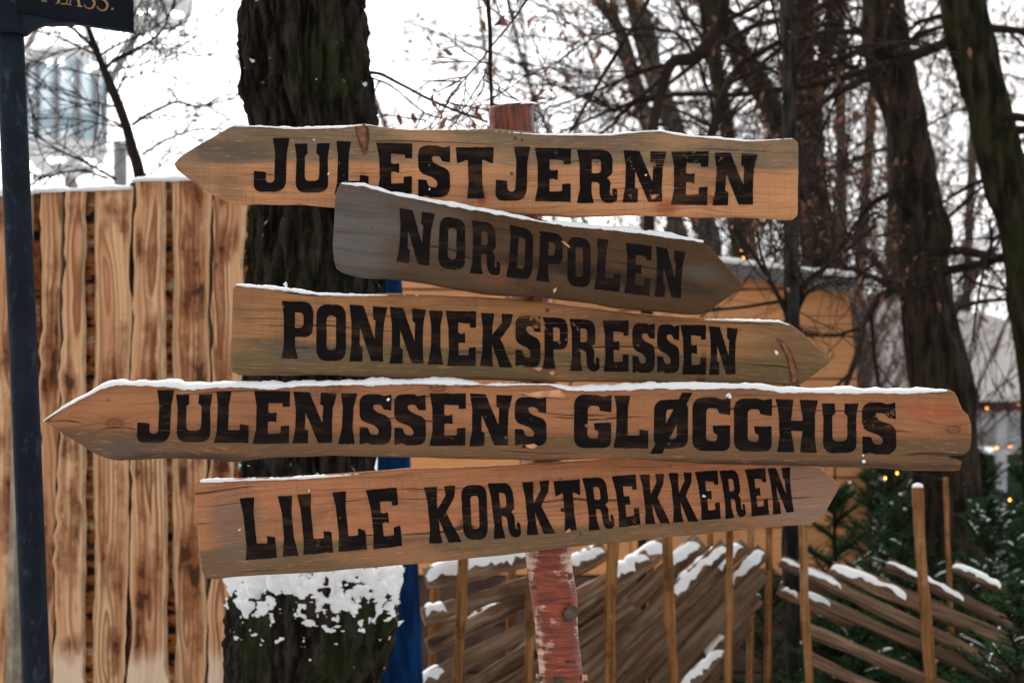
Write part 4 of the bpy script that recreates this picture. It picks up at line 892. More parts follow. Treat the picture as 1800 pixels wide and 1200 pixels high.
def left_fence():
    root = empty('split_rail_fence', P(1040, 720 + ZC * F / 6.5, 6.5) * np.array([1, 1, 0]), 'snowy slanting split-rail fence with upright stakes right of the birch post', 'fence')
    R_ = [  # lower-left end, upper-right end, width, snow
     ((748, 1018), (960, 968), .075, (.0, .98, .03), 6.25, 6.35), ((742, 1082), (985, 1010), .06, (.02, .16, .012), 6.3, 6.4), ((760, 1108), (1000, 1035), .055, (.25, .5, .008), 6.42, 6.5), ((752, 1136), (960, 1040), .055, None, 6.33, 6.45),
     ((742, 1202), (1010, 1060), .06, (.0, .14, .014), 6.28, 6.4), ((745, 1258), (1075, 1055), .062, None, 6.36, 6.5), ((800, 1262), (1110, 1062), .05, None, 6.42, 6.5), ((780, 1320), (1130, 1078), .055, None, 6.33, 6.5),
     ((880, 1062), (1064, 966), .066, (.5, .98, .016), 6.42, 6.45), ((960, 1085), (1138, 978), .06, (.62, .98, .018), 6.35, 6.45), ((940, 1140), (1168, 958), .072, (.66, .99, .022), 6.45, 6.5), ((950, 1200), (1232, 952), .062, (.8, .98, .012), 6.4, 6.5),
     ((970, 1240), (1276, 960), .062, (.70, .99, .022), 6.45, 6.55), ((1020, 1240), (1308, 955), .055, (.84, .98, .014), 6.5, 6.6), ((1050, 1260), (1342, 968), .066, (.80, .99, .018), 6.45, 6.6), ((1090, 1270), (1342, 1010), .062, None, 6.5, 6.62),
     ((1130, 1280), (1330, 1050), .06, (.55, .7, .008), 6.5, 6.6), ((1170, 1290), (1312, 1100), .058, None, 6.5, 6.6), ((1170, 1240), (1275, 1138), .045, (.2, .95, .010), 6.38, 6.42), ((880, 1300), (1180, 1060), .055, None, 6.42, 6.5), ((900, 1160), (1075, 1040), .06, None, 6.5, 6.5)]
    for i, (a, b, w, s, da, db) in enumerate(R_): rail(root, a, b, w * (.84 if i > 0 else .95), .028, i * 1.7, da + .05 * (i % 3), db + .05 * (i % 3), s)
    for i, (pts, d, r) in enumerate([([(816, 955), (803, 1200)], 6.2, .0155), ([(1079, 940), (1073, 1080), (1072, 1200)], 6.28, .0165), ([(1172, 930), (1178, 1080), (1184, 1200)], 6.3, .0155), ([(1283, 930), (1280, 1200)], 6.34, .011),
        ([(766, 1015), (758, 1200)], 6.5, .013), ([(900, 960), (897, 1200)], 6.6, .013), ([(936, 950), (929, 1200)], 6.18, .013), ([(1145, 930), (1142, 1200)], 6.65, .012), ([(1248, 930), (1246, 1200)], 6.7, .011), ([(1320, 925), (1318, 1200)], 6.72, .011), ([(1352, 925), (1350, 1200)], 6.7, .011), ([(1215, 1010), (1213, 1200)], 6.66, .011)]):
        stake(root, pts, d, r, i)
left_fence()

def right_fence():
    root = empty('split_rail_fence', P(1610, 720 + ZC * F / 6.6, 6.6) * np.array([1, 1, 0]), 'split-rail fence falling to the right among spruce boughs', 'fence')
    R_ = [((1405, 1000), (1860, 1218), .046, (.0, .16, .008), 6.5, 6.4), ((1461, 998), (1860, 1165), .062, (.0, .33, .016), 6.55, 6.45), ((1558, 990), (1860, 1135), .046, (.0, .45, .014), 6.6, 6.5), ((1675, 996), (1900, 1095), .044, (.0, .38, .012), 6.62, 6.5),
          ((1412, 1046), (1800, 1212), .044, (.0, .12, .006), 6.55, 6.45), ((1420, 1104), (1750, 1248), .05, None, 6.5, 6.42), ((1418, 1156), (1640, 1255), .046, None, 6.52, 6.45), ((1372, 985), (1560, 1075), .04, (.0, .2, .008), 6.75, 6.7), ((1368, 1035), (1500, 1100), .04, (.05, .25, .006), 6.78, 6.72)]
    for i, (a, b, w, s, da, db) in enumerate(R_): rail(root, a, b, w * .80, .028, 60 + i * 2.3, da, db, s, tilt=.5, hs_=.16)
    stake(root, [(1613, 856), (1622, 1020), (1637, 1200)], 6.35, .0165, 3); stake(root, [(1411, 915), (1415, 1060), (1423, 1200)], 6.4, .0125, 4); stake(root, [(1662, 838), (1668, 1000)], 6.9, .008, 5)
    mb = MB(); c = P(1613, 855, 6.35); th = np.arange(12) / 12 * 6.283
    V = np.concatenate([np.stack([c[0] + .0165 * np.cos(th) * q, c[1] + .0165 * np.sin(th) * q, np.full(12, c[2] + z)], 1) for q, z in ((1.02, -.002), (.95, .006), (.5, .010), (.01, .011))])
    mesh('snow_cap', V, [(i * 12 + j, i * 12 + (j + 1) % 12, (i + 1) * 12 + (j + 1) % 12, (i + 1) * 12 + j) for i in range(3) for j in range(12)], SNOW, root)
right_fence()

# ------------------------------------------------------------------ trees
RM = [.0016]
def grow(out, leaves, p, dr, L, r, lvl, rng, droop=.02, spread=.9, leaf=.5, kids=(7, 6, 5)):
    n = 6 if lvl > 0 else 4; pts = [p]; d = dr / np.linalg.norm(dr); bends = []
    for i in range(n):
        d = d + rng.normal(0, .13, 3) + np.array([0, 0, -droop]); d /= np.linalg.norm(d); pts.append(pts[-1] + d * L / n); bends.append(d)
    pts = np.array(pts); rad = np.linspace(r, max(r * .35, .0012), n + 1); out.append((pts, rad))
    if lvl > 0:
        for _ in range(kids[lvl - 1]):
            t = rng.uniform(.15, 1) * n; i = min(int(t), n - 1); q = pts[i] + (pts[i + 1] - pts[i]) * (t - i)
            side = rng.normal(0, 1, 3); side -= bends[i] * side.dot(bends[i]); side /= np.linalg.norm(side)
            grow(out, leaves, q, bends[i] + side * spread * rng.uniform(.6, 1.2), L * rng.uniform(.35, .65), max(rad[i] * .5, RM[0]), lvl - 1, rng, droop, spread, leaf, kids)
    elif rng.random() < leaf:
        for _ in range(rng.integers(1, 4)): leaves.append(pts[-1] + rng.normal(0, .02, 3))
def tubes_fast(items):
    mb = MB()
    for pts, rad in items:
        r = rad[0]; V, Fc, uv = tube(pts, rad, 10 if r > .04 else (6 if r > .012 else (4 if r > .005 else 3)), caps=False, jit=.12 if r > .03 else 0); mb.add(V, Fc, uv)
    return mb
def leafmesh(leaves, rng, size=.035):
    c = np.array(leaves); n = len(c); a = rng.normal(0, 1, (n, 3)); a /= np.linalg.norm(a, axis=1)[:, None]; b = rng.normal(0, 1, (n, 3)); b -= a * np.sum(a * b, 1)[:, None]; b /= np.linalg.norm(b, axis=1)[:, None]
    a[:, 2] -= .8; s = size * rng.uniform(.6, 1.3, (n, 1)); nrm = np.cross(a, b) * .25
    V = np.stack([c, c + a * s * .5 + b * s * .35 + nrm * s, c + a * s, c + a * s * .5 - b * s * .35 + nrm * s], 1).reshape(-1, 3)
    return V, [(i * 4, i * 4 + 1, i * 4 + 2, i * 4 + 3) for i in range(n)]

def tree(name, label, trunk, d, mat, limbs=(), seed=0, nlimb=10, L=1.6, leaf=.5, leafsize=.035, lvl=2, droop=.02, cat='tree', group=None, kids=(6, 6, 5), toground=True, twigmat=None, sway=0, dens=2.2, rmin=.002):
    rng = np.random.default_rng(seed)
    tp = np.array([np.append(P(x, y, d), r / F * d) for x, y, r in trunk]); 
    if toground and tp[-1][2] > 0:
        last = tp[-1].copy(); dz = last[2] + .15; dv = (tp[-1] - tp[-2]); dv = dv / max(1e-3, abs(dv[2])); q = last + dv * dz * .4; q[2] = -.15; q[3] = last[3] * 1.25; q[1] = d; tp = np.concatenate([tp, [q]])
    s_ = smoothpath(tp, 8); base = s_[-1] if toground else s_[0]
    root = empty(name, (base[0], d, 0 if toground else base[2]), label, cat, group)
    V, Fc, uv = tube(s_[:, :3], s_[:, 3], 20, jit=.16, seed=seed); mesh('trunk', V, Fc, mat, root, uv=uv)
    out, leaves = [], []
    for (pts, r0, r1) in limbs:
        p3 = np.array([P(x, y, d + sway * i) for i, (x, y) in enumerate(pts)]); q = smoothpath(p3, 6); rad = np.linspace(r0, r1, len(q)) / F * d; out.append((q, rad))
        for _ in range(max(3, int(len(pts) * dens))):
            i = rng.integers(2, len(q) - 1); dv = q[i + 1] - q[i] if i + 1 < len(q) else q[i] - q[i - 1]; dv /= np.linalg.norm(dv); side = rng.normal(0, 1, 3)
            grow(out, leaves, q[i], dv + side * .8, L * rng.uniform(.25, .6), max(rad[i] * .45, rmin), min(lvl, 1), rng, droop, .9, leaf, kids)
    for _ in range(nlimb):
        i = rng.integers(0, max(2, int(len(s_) * .72))); side = rng.normal(0, 1, 3); side[2] = rng.uniform(-.25, .7)
        grow(out, leaves, s_[i, :3], side, L * rng.uniform(.6, 1.2), s_[i, 3] * .22, lvl, rng, droop, .9, leaf, kids)
    if out: tubes_fast(out).build('crown', twigmat or M_TWIG, root)
    if leaves:
        V, Fc = leafmesh(leaves, rng, leafsize); mesh('foliage', V, Fc, M_LEAF, root, False)
    return root

tree('young_tree', 'slender dark leaning bare tree above the plank wall', [(148, 30, 4.5), (157, 55, 5), (172, 97, 6), (184, 126, 7), (201, 166, 8), (220, 215, 8.5), (233, 262, 9), (247, 315, 10), (270, 480, 12)], 7.6, M_TWIG,
     [([(172, 95), (148, 68), (120, 44), (90, 20)], 3.6, 2), ([(178, 96), (215, 75), (262, 55), (300, 28)], 2.6, 1), ([(186, 122), (200, 106), (236, 88), (280, 60), (300, 20), (308, -10)], 3.4, 1), ([(168, 96), (130, 78), (90, 62), (52, 52)], 2.6, 1), ([(207, 168), (212, 145), (230, 135), (262, 130), (285, 124)], 2, .8), ([(232, 220), (262, 200), (310, 180), (345, 187), (390, 178), (428, 165)], 3.2, 1),
      ([(250, 272), (290, 247), (335, 230), (380, 226)], 2.6, .8), ([(218, 190), (180, 182), (130, 170), (60, 150)], 2.2, .8), ([(226, 225), (180, 218), (120, 208), (58, 210)], 2.2, .8), ([(204, 316), (160, 290), (100, 262), (55, 232)], 3, 1), ([(190, 314), (140, 300), (90, 308), (58, 318)], 2.6, 1), ([(258, 318), (270, 300), (290, 288)], 2, 1)],
     seed=3, nlimb=4, L=.75, leaf=.05, lvl=1, kids=(6, 4, 4), leafsize=.02, dens=2.4, rmin=.0030)
tree('dark_tree', 'tall dark knotty tree right of the sign tips', [(1535, -260, 34), (1550, -40, 38), (1562, 80, 41), (1592, 220, 37), (1612, 330, 38), (1624, 400, 44), (1622, 470, 42), (1640, 600, 46), (1656, 690, 55), (1664, 780, 57)], 9, M_TR[0],
     [([(1545, 55), (1480, 56), (1430, 62), (1380, 80), (1340, 112), (1300, 150)], 6, 3), ([(1560, 65), (1500, 95), (1440, 128), (1392, 165)], 6, 2.5), ([(1575, 130), (1520, 140), (1470, 165), (1425, 195), (1390, 215)], 8, 4), ([(1600, 330), (1540, 352), (1500, 400), (1470, 450)], 5, 2.5), ([(1650, 400), (1690, 360), (1740, 320), (1800, 290)], 4, 2), ([(1580, 90), (1620, 60), (1680, 40)], 7, 3)], seed=11, nlimb=6, L=1.3, leaf=.3, leafsize=.024, lvl=2)
tree('mossy_leaning_tree', 'mossy green trunk leaning left at the right edge', [(1655, -260, 38), (1682, -40, 40), (1702, 60, 40), (1736, 170, 38), (1765, 300, 40), (1798, 420, 42), (1825, 560, 45), (1850, 800, 52)], 8.2, M_TR[1],
     [([(1700, 60), (1640, 82), (1605, 92), (1570, 100)], 8, 4), ([(1690, 20), (1640, 32), (1605, 42)], 6, 3), ([(1720, 50), (1770, 52), (1830, 60)], 9, 5), ([(1770, 300), (1700, 330), (1640, 370), (1600, 420)], 3.5, 1.5), ([(1790, 400), (1745, 425), (1720, 520), (1710, 600)], 3.5, 2)], seed=12, nlimb=6, L=1.2, leaf=.3, leafsize=.024, lvl=2)
tree('grey_slender_tree', 'slender grey trunk running straight up behind the board tips', [(1378, -260, 12), (1382, -20, 13), (1388, 120, 13), (1388, 300, 13), (1391, 450, 13.5), (1392, 620, 14), (1390, 920, 14.5), (1392, 1200, 15)], 7.0, M_DARKGREY,
     [([(1391, 568), (1360, 505), (1320, 440), (1290, 400)], 5, 2), ([(1393, 560), (1415, 500), (1450, 470), (1500, 430), (1540, 395)], 6, 2.5), ([(1391, 575), (1415, 520), (1440, 500)], 4, 2), ([(1390, 560), (1345, 470), (1330, 400)], 4, 1.5), ([(1388, 240), (1370, 300), (1340, 340)], 3, 1.5)], seed=13, nlimb=7, L=.8, leaf=.3, leafsize=.02, lvl=1)
tree('brown_forked_tree', 'brown forked tree behind the slender grey trunk', [(1425, -220, 20), (1420, -20, 20), (1414, 120, 19), (1425, 250, 25), (1432, 400, 29), (1445, 560, 33)], 14, M_TR[0], [([(1490, -140), (1476, -20), (1456, 80), (1440, 150), (1430, 220)][::-1], 15, 12)], seed=14, nlimb=6, L=2.0, leaf=.5, leafsize=.034, lvl=2)
tree('slanting_tree', 'brown trunk slanting down right behind the top board', [(1160, -220, 12), (1240, -30, 16), (1290, 75, 20), (1340, 160, 20), (1378, 228, 20), (1420, 330, 22), (1450, 470, 26)], 12, M_TR[0], seed=15, nlimb=5, L=1.8, leaf=.4, leafsize=.03, lvl=2)
tree('green_slim_tree', 'slim moss-green trunk above the right half of the top board', [(1215, -220, 12), (1236, -20, 14), (1249, 60, 14), (1263, 140, 12.5), (1279, 240, 12), (1292, 400, 13), (1302, 520, 14)], 11, M_TR[1], [([(1250, 100), (1230, 60), (1200, 20), (1180, -20)], 5, 3)], seed=16, nlimb=6, L=1.4, leaf=.4, leafsize=.028, lvl=2)
tree('pale_tree', 'pale grey leaning trunk above the middle of the top board', [(1020, -220, 13), (1105, -20, 15), (1136, 60, 14), (1152, 130, 14), (1176, 200, 17), (1190, 240, 18), (1232, 380, 20), (1252, 500, 22)], 13, M_TR[2], seed=17, nlimb=10, L=2., leaf=.4, leafsize=.032, lvl=2)
tree('thin_grey_tree', 'thinnest pale trunk, leftmost of the leaning trunks over the top board', [(960, -200, 7), (1042, -20, 9), (1085, 45, 10), (1110, 110, 9.5), (1132, 190, 9), (1160, 280, 10), (1190, 480, 12)], 15, M_TR[2], seed=18, nlimb=10, L=2.2, leaf=.4, leafsize=.035, lvl=2)
tree('crooked_dark_tree', 'crooked blackish tree with zigzag limbs over the top board', [(1295, -200, 8), (1272, 15, 9), (1252, 60, 10), (1222, 100, 11), (1180, 112, 10), (1160, 170, 8), (1147, 240, 9), (1140, 420, 10)], 8, M_TWIG,
     [([(1252, 60), (1290, 30), (1330, 10), (1370, -30)], 6, 3), ([(1250, 240), (1268, 175), (1300, 115), (1350, 85), (1400, 60)], 8, 4), ([(1160, 165), (1110, 185), (1070, 225), (1040, 240)], 4, 2), ([(1180, 112), (1130, 125), (1070, 150), (1010, 175), (960, 190)], 4, 1.5), ([(1222, 100), (1190, 60), (1120, 50), (1040, 70), (980, 110)], 3.5, 1.5), ([(1170, 130), (1120, 175), (1060, 200), (980, 235)], 4, 2)], seed=19, nlimb=3, L=.9, leaf=.25, leafsize=.02, lvl=1)
tree('overhanging_branch', 'thin dark branch hanging straight down beside the post top', [(850, -260, 5), (857, -20, 4), (862, 60, 3.5), (862, 120, 3), (864, 190, 2.2), (863, 228, 1.5)], 5.0, M_TWIG, [([(862, 85), (905, 32), (940, -20), (980, -90)], 1.8, 2.4), ([(862, 86), (820, 135), (775, 185), (740, 220)], 1.8, .7), ([(862, 100), (850, 140), (858, 180)], 1.2, .6)], seed=20, nlimb=0, L=.35, leaf=.25, lvl=1, cat='branch', toground=False, kids=(3, 3, 3), leafsize=.022)
tree('diagonal_branch', 'thin straight branch running diagonally down above the post', [(1165, -60, 4), (1136, 8, 3.6), (1095, 76, 3.4), (1050, 150, 3), (1003, 232, 2.2)], 6.4, M_TWIG, [([(1095, 76), (1060, 60), (1020, 70), (985, 120)], 1.8, .8), ([(1050, 150), (1010, 155), (960, 180), (900, 185)], 1.6, .8)], seed=21, nlimb=0, L=.5, leaf=.5, lvl=1, cat='branch', toground=False, kids=(4, 4, 3), leafsize=.03)
# trees further back
RM[0] = .0024
far = [(930, 22, 3), (990, 27, 3), (1060, 19, 4), (1225, 26, 9), (1330, 18, 12), (1480, 20, 11), (1510, 28, 10), (1570, 17, 12), (1700, 24, 9), (1850, 16, 13), (1950, 22, 12), (780, 30, 5), (1275, 21, 6), (1450, 17, 8)]
for i, (x, d, r) in enumerate(far):
    rg = np.random.default_rng(100 + i); s = rg.uniform(-160, -60) if x < 1400 else rg.uniform(-60, 30)
    where = ['just right of the post top', 'between the post top and the thin pale trunk', 'behind the thin pale trunk', 'behind the slim green trunk', 'behind the slanting trunk', 'left of the dark knotty tree', 'close beside the dark knotty tree', 'right behind the dark knotty tree', 'between the knotty tree and the mossy trunk', 'at the far right edge', 'past the right edge', 'left of the hanging branch', 'behind the crooked dark tree', 'left behind the knotty tree'][i]
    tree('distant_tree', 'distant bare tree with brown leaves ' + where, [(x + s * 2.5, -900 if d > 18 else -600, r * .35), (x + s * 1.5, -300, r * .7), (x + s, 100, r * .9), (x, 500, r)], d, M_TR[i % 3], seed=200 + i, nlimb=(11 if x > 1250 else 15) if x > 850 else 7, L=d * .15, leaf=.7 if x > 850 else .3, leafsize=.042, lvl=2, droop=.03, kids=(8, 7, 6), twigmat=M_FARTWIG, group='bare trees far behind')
# understory shrubs: brown haze of twigs low on the right
for i, (x, d, h) in enumerate([(1290, 16, 330), (1350, 13, 380), (1480, 15, 300), (1530, 12, 330), (1570, 18, 250), (1180, 20, 300)]):
    where = ['left of the slender grey trunk', 'around the foot of the slender grey trunk', 'above the hut corner', 'beside the dark knotty tree', 'in front of the grey tent', 'above the slanting dark board'][i]
    rng = np.random.default_rng(300 + i); root = empty('leafy_shrub', P(x, HY + ZC * F / d, d) * np.array([1, 1, 0]), 'brown-leaved shrub ' + where, 'shrub', 'shrubs between the trees'); out, lv = [], []
    for _ in range(12):
        p = P(x, HY, d); p[2] = 0; p += rng.normal(0, .12, 3) * np.array([1, 1, 0]); H = ZC + (HY - h) / F * d
        grow(out, lv, p, np.array([rng.normal(0, .22), rng.normal(0, .2), 1.]), H * rng.uniform(.8, 1.15), .014, 2, rng, -.01, .7, .95, (6, 7, 6))
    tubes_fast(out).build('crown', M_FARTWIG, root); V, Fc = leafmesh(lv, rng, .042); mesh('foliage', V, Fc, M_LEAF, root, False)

# ------------------------------------------------------------------ spruces
def spruce(label, x, d, ytop, rad, seed, snow=.1, nb=46, name='spruce_tree', group='spruces by the right fence', zbase=0.):
    rng = np.random.default_rng(seed); base = P(x, HY, d); base[2] = zbase; H = (ZC + (HY - ytop) / F * d) - zbase
    root = empty(name, base, label, 'spruce', group)
    V, Fc, uv = tube([base, base + (0, 0, H * .5), base + (0, 0, H)], [.03, .018, .003], 8); mesh('trunk', V, Fc, M_TR[0], root, uv=uv)
    segs = []; tips = []
    nb = int(nb * 1.5)
    for i in range(nb):
        f = rng.uniform(.02, .97) if i > 4 else .9 + .02 * i; z = f * H; L = rad * (1 - f) ** .75 * rng.uniform(.75, 1.15) + .05; az = rng.uniform(0, 6.283)
        d0 = np.array([math.cos(az), math.sin(az), .25 + .9 * f * f]); d0 /= np.linalg.norm(d0); p = base + np.array([0, 0, z]); n = 7; pts = [p]
        for j in range(n): d0 = d0 + np.array([0, 0, -.05 if j < 4 else .08]); d0 /= np.linalg.norm(d0); pts.append(pts[-1] + d0 * L / n)
        pts = np.array(pts); segs.append((pts, .006)); tips.append(pts[-1])
        side = np.cross(d0, [0, 0, 1]); side /= np.linalg.norm(side)
        for j in range(1, n):
            for s in (-1, 1):
                l2 = L * .45 * (1 - j / n * .7) * rng.uniform(.6, 1.1); e = pts[j] + (d0 * .75 + side * s * .8 + np.array([0, 0, rng.normal(-.05, .12)])) * l2
                segs.append((np.array([pts[j], (pts[j] + e) / 2 + (0, 0, .004), e]), .003)); tips.append(e)
    mb = MB()
    NV = []; 
    for pts, r in segs:
        V, Fc, uv = tube(pts, np.linspace(r, r * .4, len(pts)), 3, caps=False); mb.add(V, Fc, uv)
        Ls = np.linalg.norm(np.diff(pts, axis=0), axis=1).sum(); k = int(Ls / .0033); 
        if k < 3: continue
        t = np.linspace(0, len(pts) - 1.001, k); ii = t.astype(int); fr = (t - ii)[:, None]; c = pts[ii] * (1 - fr) + pts[ii + 1] * fr; ax = (pts[ii + 1] - pts[ii]); ax /= np.linalg.norm(ax, axis=1)[:, None]
        sd = rng.normal(0, 1, (k, 3)); sd -= ax * np.sum(sd * ax, 1)[:, None]; sd /= np.linalg.norm(sd, axis=1)[:, None]; sd[:, 2] = np.abs(sd[:, 2]) * .5 + sd[:, 2] * .5
        dirn = ax * .7 + sd; dirn /= np.linalg.norm(dirn, axis=1)[:, None]; wv = np.cross(dirn, rng.normal(0, 1, (k, 3))); wv /= np.linalg.norm(wv, axis=1)[:, None]
        ln = rng.uniform(.016, .027, (k, 1)); NV.append(np.stack([c + wv * .0019, c - wv * .0019, c + dirn * ln], 1))
    mb.build('branches', M_TWIG, root)
    NV = np.concatenate(NV).reshape(-1, 3); mesh('needles', NV, [(i, i + 1, i + 2) for i in range(0, len(NV), 3)], M_NEEDLE, root, False)['kind'] = 'stuff'
    sm = MB()
    for pts, r in segs:
        if rng.random() < snow * .5 and len(pts) > 2:
            q = pts[-(3 if rng.random() < .5 else min(len(pts), 5)):] + np.array([0, 0, .006]); q = smoothpath(q, 3); w = rng.uniform(.003, .0075)
            V, Fc, uv = tube(q, w * np.sin(np.linspace(.15, 3.0, len(q))) + .001, 7); V[:, 2] = V[:, 2] * .6 + np.repeat(q[:, 2], 7) * .4; sm.add(V, Fc)
    if sm.n: sm.build('snow', SNOW, root)['kind'] = 'stuff'
spruce('small spruce in front of the hut corner, below the lowest arrow tip', 1467, 7.6, 855, .42, 1, .03, 60)
spruce('spruce behind the fence stake, right of the hut', 1580, 7.4, 880, .50, 2, .10, 60)
spruce('snow-flecked spruce at the right edge behind the fence', 1740, 7.3, 885, .55, 3, .22, 66)
spruce('low spruce bough heap at the lower right corner', 1790, 6.2, 1030, .42, 4, .10, 50)
spruce('low spruce between the two fence sections', 1345, 7.1, 1010, .35, 5, .05, 46)
spruce('low spruce poking through the right fence rails', 1500, 6.75, 1045, .45, 6, .05, 56)
spruce('low spruce under the leaning fence stake', 1620, 6.8, 1060, .45, 7, .06, 56)
for i, (x, y, w) in enumerate([(1560, 800, 'left of the leaning stake'), (1650, 830, 'under the long board end'), (1730, 800, 'under the grey tent'), (1820, 790, 'at the far right edge')]):
    spruce('dark spruce in the background hedge ' + w, x, 9.0 + .3 * i, y, .62, 20 + i, .06, 64, group='spruces of the dark hedge')

# ------------------------------------------------------------------ grey tent on the right
def tent():
    d = 15.; root = empty('market_tent', P(1690, HY + ZC * F / d, d) * np.array([1, 1, 0]), 'pale grey canvas market tent behind the trees on the right', 'tent')
    cv = m_simple("tent_canvas", (.66, .62, .60), .8, .12, 2, bump=.3, bd=.02)
    def surf(fn, nu, nv, name, mat):
        V = [fn(i / (nu - 1), j / (nv - 1)) for i in range(nu) for j in range(nv)]
        return mesh(name, V, [(i * nv + j, (i + 1) * nv + j, (i + 1) * nv + j + 1, i * nv + j + 1) for i in range(nu - 1) for j in range(nv - 1)], mat, root)
    def front(u, v):
        x = 1535 + 400 * u; top = 515 + 90 * u - 8 * math.sin(u * math.pi * 3) ** 2; bot = 706
        y = top + (bot - top) * v; dd = d + .9 * (1 - v) + .05 * math.sin(u * 20) * v
        return P(x, y, dd)
    surf(front, 40, 10, 'canopy', cv)
    surf(lambda u, v: front(u, 0) + np.array([0, 2.4 * v, -.9 * v * v]), 40, 6, 'rear_canopy', cv)
    surf(lambda u, v: front(u, 1) + np.array([0, -.004, .004]) + np.array([0, .0, -.06 * v - .015 * v * abs(math.sin(u * 60))]), 80, 3, 'valance', m_simple("valance_cloth", (.07, .03, .03), .8, .2, 3))
    wm = m_simple("tent_pole_paint", (.55, .56, .60), .5, .1, 5)
    for x in (1545, 1760, 1925):
        mb = MB(); a = P(x, 712, d); box(mb, (a[0], d + .02, a[2] / 2), (.07, .07, a[2])); mb.build('pole', wm, root, False)
    mb = MB(); 
    c = P(1735, 752, d + 1.2); box(mb, (c[0], d + 1.6, c[2]), (1.9, .05, .30)); mb.build('back_shelf', m_simple("shelf_white", (.62, .62, .64), .7, .3, 6), root, False)
    mb = MB(); c = P(1735, 800, d); box(mb, (c[0], d + .4, c[2] / 2), (1.7, .5, c[2])); mb.build('counter', m_simple("counter_green", (.02, .05, .02), .7, .3, 6), root, False)
tent()

# ------------------------------------------------------------------ string lights
glow = NT("bulb_glow"); glow.bsdf.inputs['Emission Color'].default_value = (1, .30, .03, 1); glow.bsdf.inputs['Emission Strength'].default_value = 3.5; BULB = glow.fin((1, .6, .2), .3)
glow2 = NT("lamp_glow"); glow2.bsdf.inputs['Emission Color'].default_value = (1, .97, .9, 1); glow2.bsdf.inputs['Emission Strength'].default_value = 6; LAMP = glow2.fin((1, 1, 1), .3)
def sphere(mb, c, r, n=10, m=7, sq=1.):
    V = [c + r * np.array([math.cos(a) * math.sin(b), math.sin(a) * math.sin(b), math.cos(b) * sq]) for b in np.linspace(.02, math.pi - .02, m) for a in np.arange(n) / n * 6.2832]
    mb.add(V, [(i * n + j, (i + 1) * n + j, (i + 1) * n + (j + 1) % n, i * n + (j + 1) % n) for i in range(m - 1) for j in range(n)])
def lights(label, pts, d, r=.012):
    root = empty('string_lights', P(*pts[0], d), label, 'string lights'); cab = smoothpath([P(x, y - 5, d) for x, y in pts], 6)
    V, Fc, uv = tube(cab, np.full(len(cab), .003), 5); mesh('cable', V, Fc, M_HOLE, root)
    for x, y in pts:
        mb = MB(); c = P(x, y, d); sphere(mb, c, r * .75, sq=1.4); b = mb.build('bulb', BULB, root)
        V, Fc, uv = tube([c + (0, 0, r * .9), c + (0, 0, r * 2.2)], [.006, .006], 8); mesh('socket', V, Fc, M_HOLE, b)
lights('orange string lights low among the spruces right of the hut', [(1556, 840), (1577, 831), (1775, 878)], 7.6, .006)
lights('orange string lights along the tent edge', [(1620, 735), (1735, 717), (1790, 710), (1830, 716)], 14.6, .008)
lights('orange string lights on the tent counter', [(1752, 787), (1775, 783), (1820, 790)], 14.4, .010)
lights('orange string lights by the hut roof', [(1303, 441), (1307, 452)], 9.0, .005)

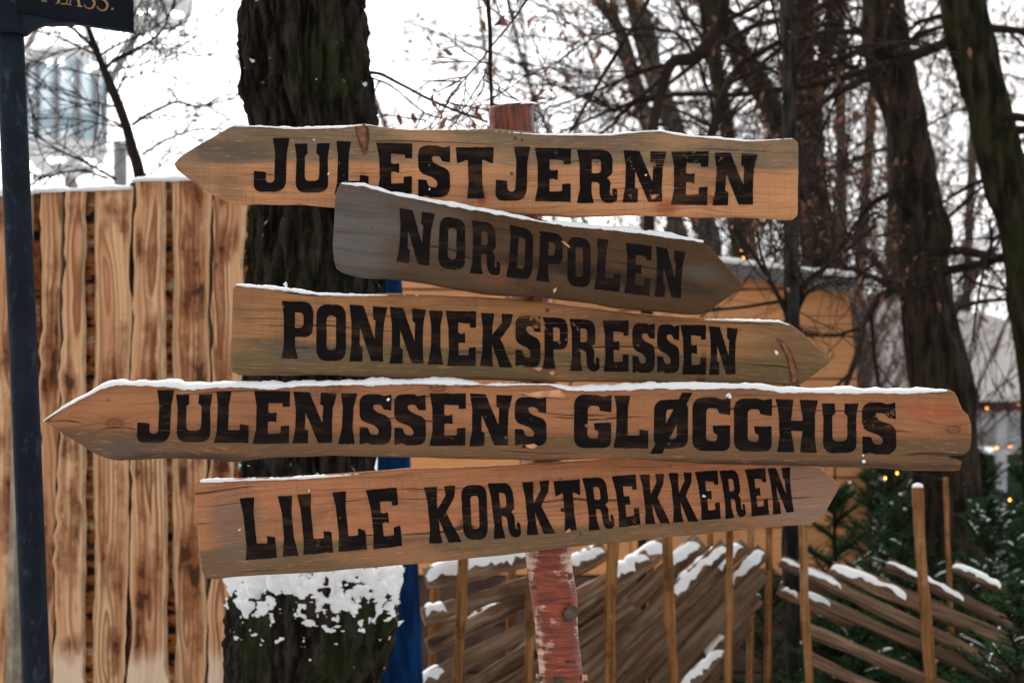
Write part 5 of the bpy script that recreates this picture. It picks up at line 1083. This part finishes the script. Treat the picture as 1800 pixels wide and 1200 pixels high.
# ------------------------------------------------------------------ observation wheel, upper left
def wheel():
    d = 45.; root = empty('observation_wheel', P(150, 330, d), 'pale glass gondolas of a fairground wheel at upper left', 'fairground ride')
    wp = m_simple("gondola_hazed_paint", (.8, .8, .8), .4, .1, 2); gp = m_simple("strut_paint", (.26, .25, .25), .5, .15, 2); dk = m_simple("gondola_interior", (.16, .22, .30), .6, .3, 2)  # gondola shells: light paint with the overexposed haze put into its colour
    gl = NT("gondola_glass"); gl.bsdf.inputs['Alpha'].default_value = .65; GL = gl.fin((.60, .80, .90), .12, .6)
    s = d / F
    def lathe(name, cx, prof, mat, parent, n=36, smooth=True):
        V = [P(cx, y, d) + np.array([math.sin(a) * r * s, -math.cos(a) * r * s, 0]) for y, r in prof for a in np.arange(n) / n * 6.2832]
        return mesh(name, V, [(i * n + j, (i + 1) * n + j, (i + 1) * n + (j + 1) % n, i * n + (j + 1) % n) for i in range(len(prof) - 1) for j in range(n)], mat, parent, smooth)
    def gondola(cx, y0):
        g = lathe('gondola', cx, [(y0 - 4, 6), (y0, 40), (y0 + 8, 66), (y0 + 18, 72), (y0 + 30, 72), (y0 + 32, 69)], wp, root)
        lathe('floor', cx, [(y0 + 168, 70), (y0 + 170, 73), (y0 + 184, 73), (y0 + 200, 68), (y0 + 222, 40), (y0 + 226, 8)], wp, g)
        lathe('seat', cx, [(y0 + 120, 20), (y0 + 121, 60), (y0 + 132, 62), (y0 + 134, 30)], dk, g)
        for k in range(12):
            a0, a1 = k / 12 * 6.2832 + .03, (k + 1) / 12 * 6.2832 - .03; V = []
            for a in np.linspace(a0, a1, 4):
                for y in (y0 + 32, y0 + 169): V.append(P(cx, y, d) + np.array([math.sin(a), -math.cos(a), 0]) * 69 * s)
            mesh('pane', V, [(0, 1, 3, 2), (2, 3, 5, 4), (4, 5, 7, 6)], GL, g)
            a = k / 12 * 6.2832; V, Fc, uv = tube([P(cx, y0 + 30, d) + np.array([math.sin(a), -math.cos(a), 0]) * 70 * s, P(cx, y0 + 170, d) + np.array([math.sin(a), -math.cos(a), 0]) * 70 * s], [.055, .055], 6); mesh('mullion', V, Fc, gp, g)
        for k in range(11):
            a = k / 11 * 6.2832 + .1 + .3 * math.sin(k * 2.7)
            for yy in (38 + 7 * (k % 2), 205):
                mb = MB(); rr = 66 if yy < 100 else 58; sphere(mb, P(cx, y0 + yy, d) + np.array([math.sin(a), -math.cos(a), 0]) * (rr + 6) * s, .045, 8, 6); mb.build('lamp', LAMP, g)
        return g
    gondola(115, 84); gondola(268, -172)
    for a, b, w in (((262, 20), (182, 165), 8), ((182, 165), (120, 300), 8), ((80, 20), (44, 90), 7), ((300, -80), (262, 20), 8), ((150, -120), (80, 20), 7)):
        V, Fc, uv = tube([P(*a, d + .9), P(*b, d + .9)], [w * s, w * s], 10); mesh('strut', V, Fc, gp, root)
    for x in (-40, 205, 218):
        V, Fc, uv = tube([P(x, 250 if x > 0 else 330, d + 4), P(x, HY + ZC / s, d + 4)], [.09, .09], 8); mesh('support_post', V, Fc, gp, root)
    V, Fc, uv = tube([P(120, 300, d + .9), P(150, 420, d + 2), P(170, HY + ZC / s, d + 4)], [.14, .16, .2], 10); mesh('main_leg', V, Fc, gp, root)
wheel()
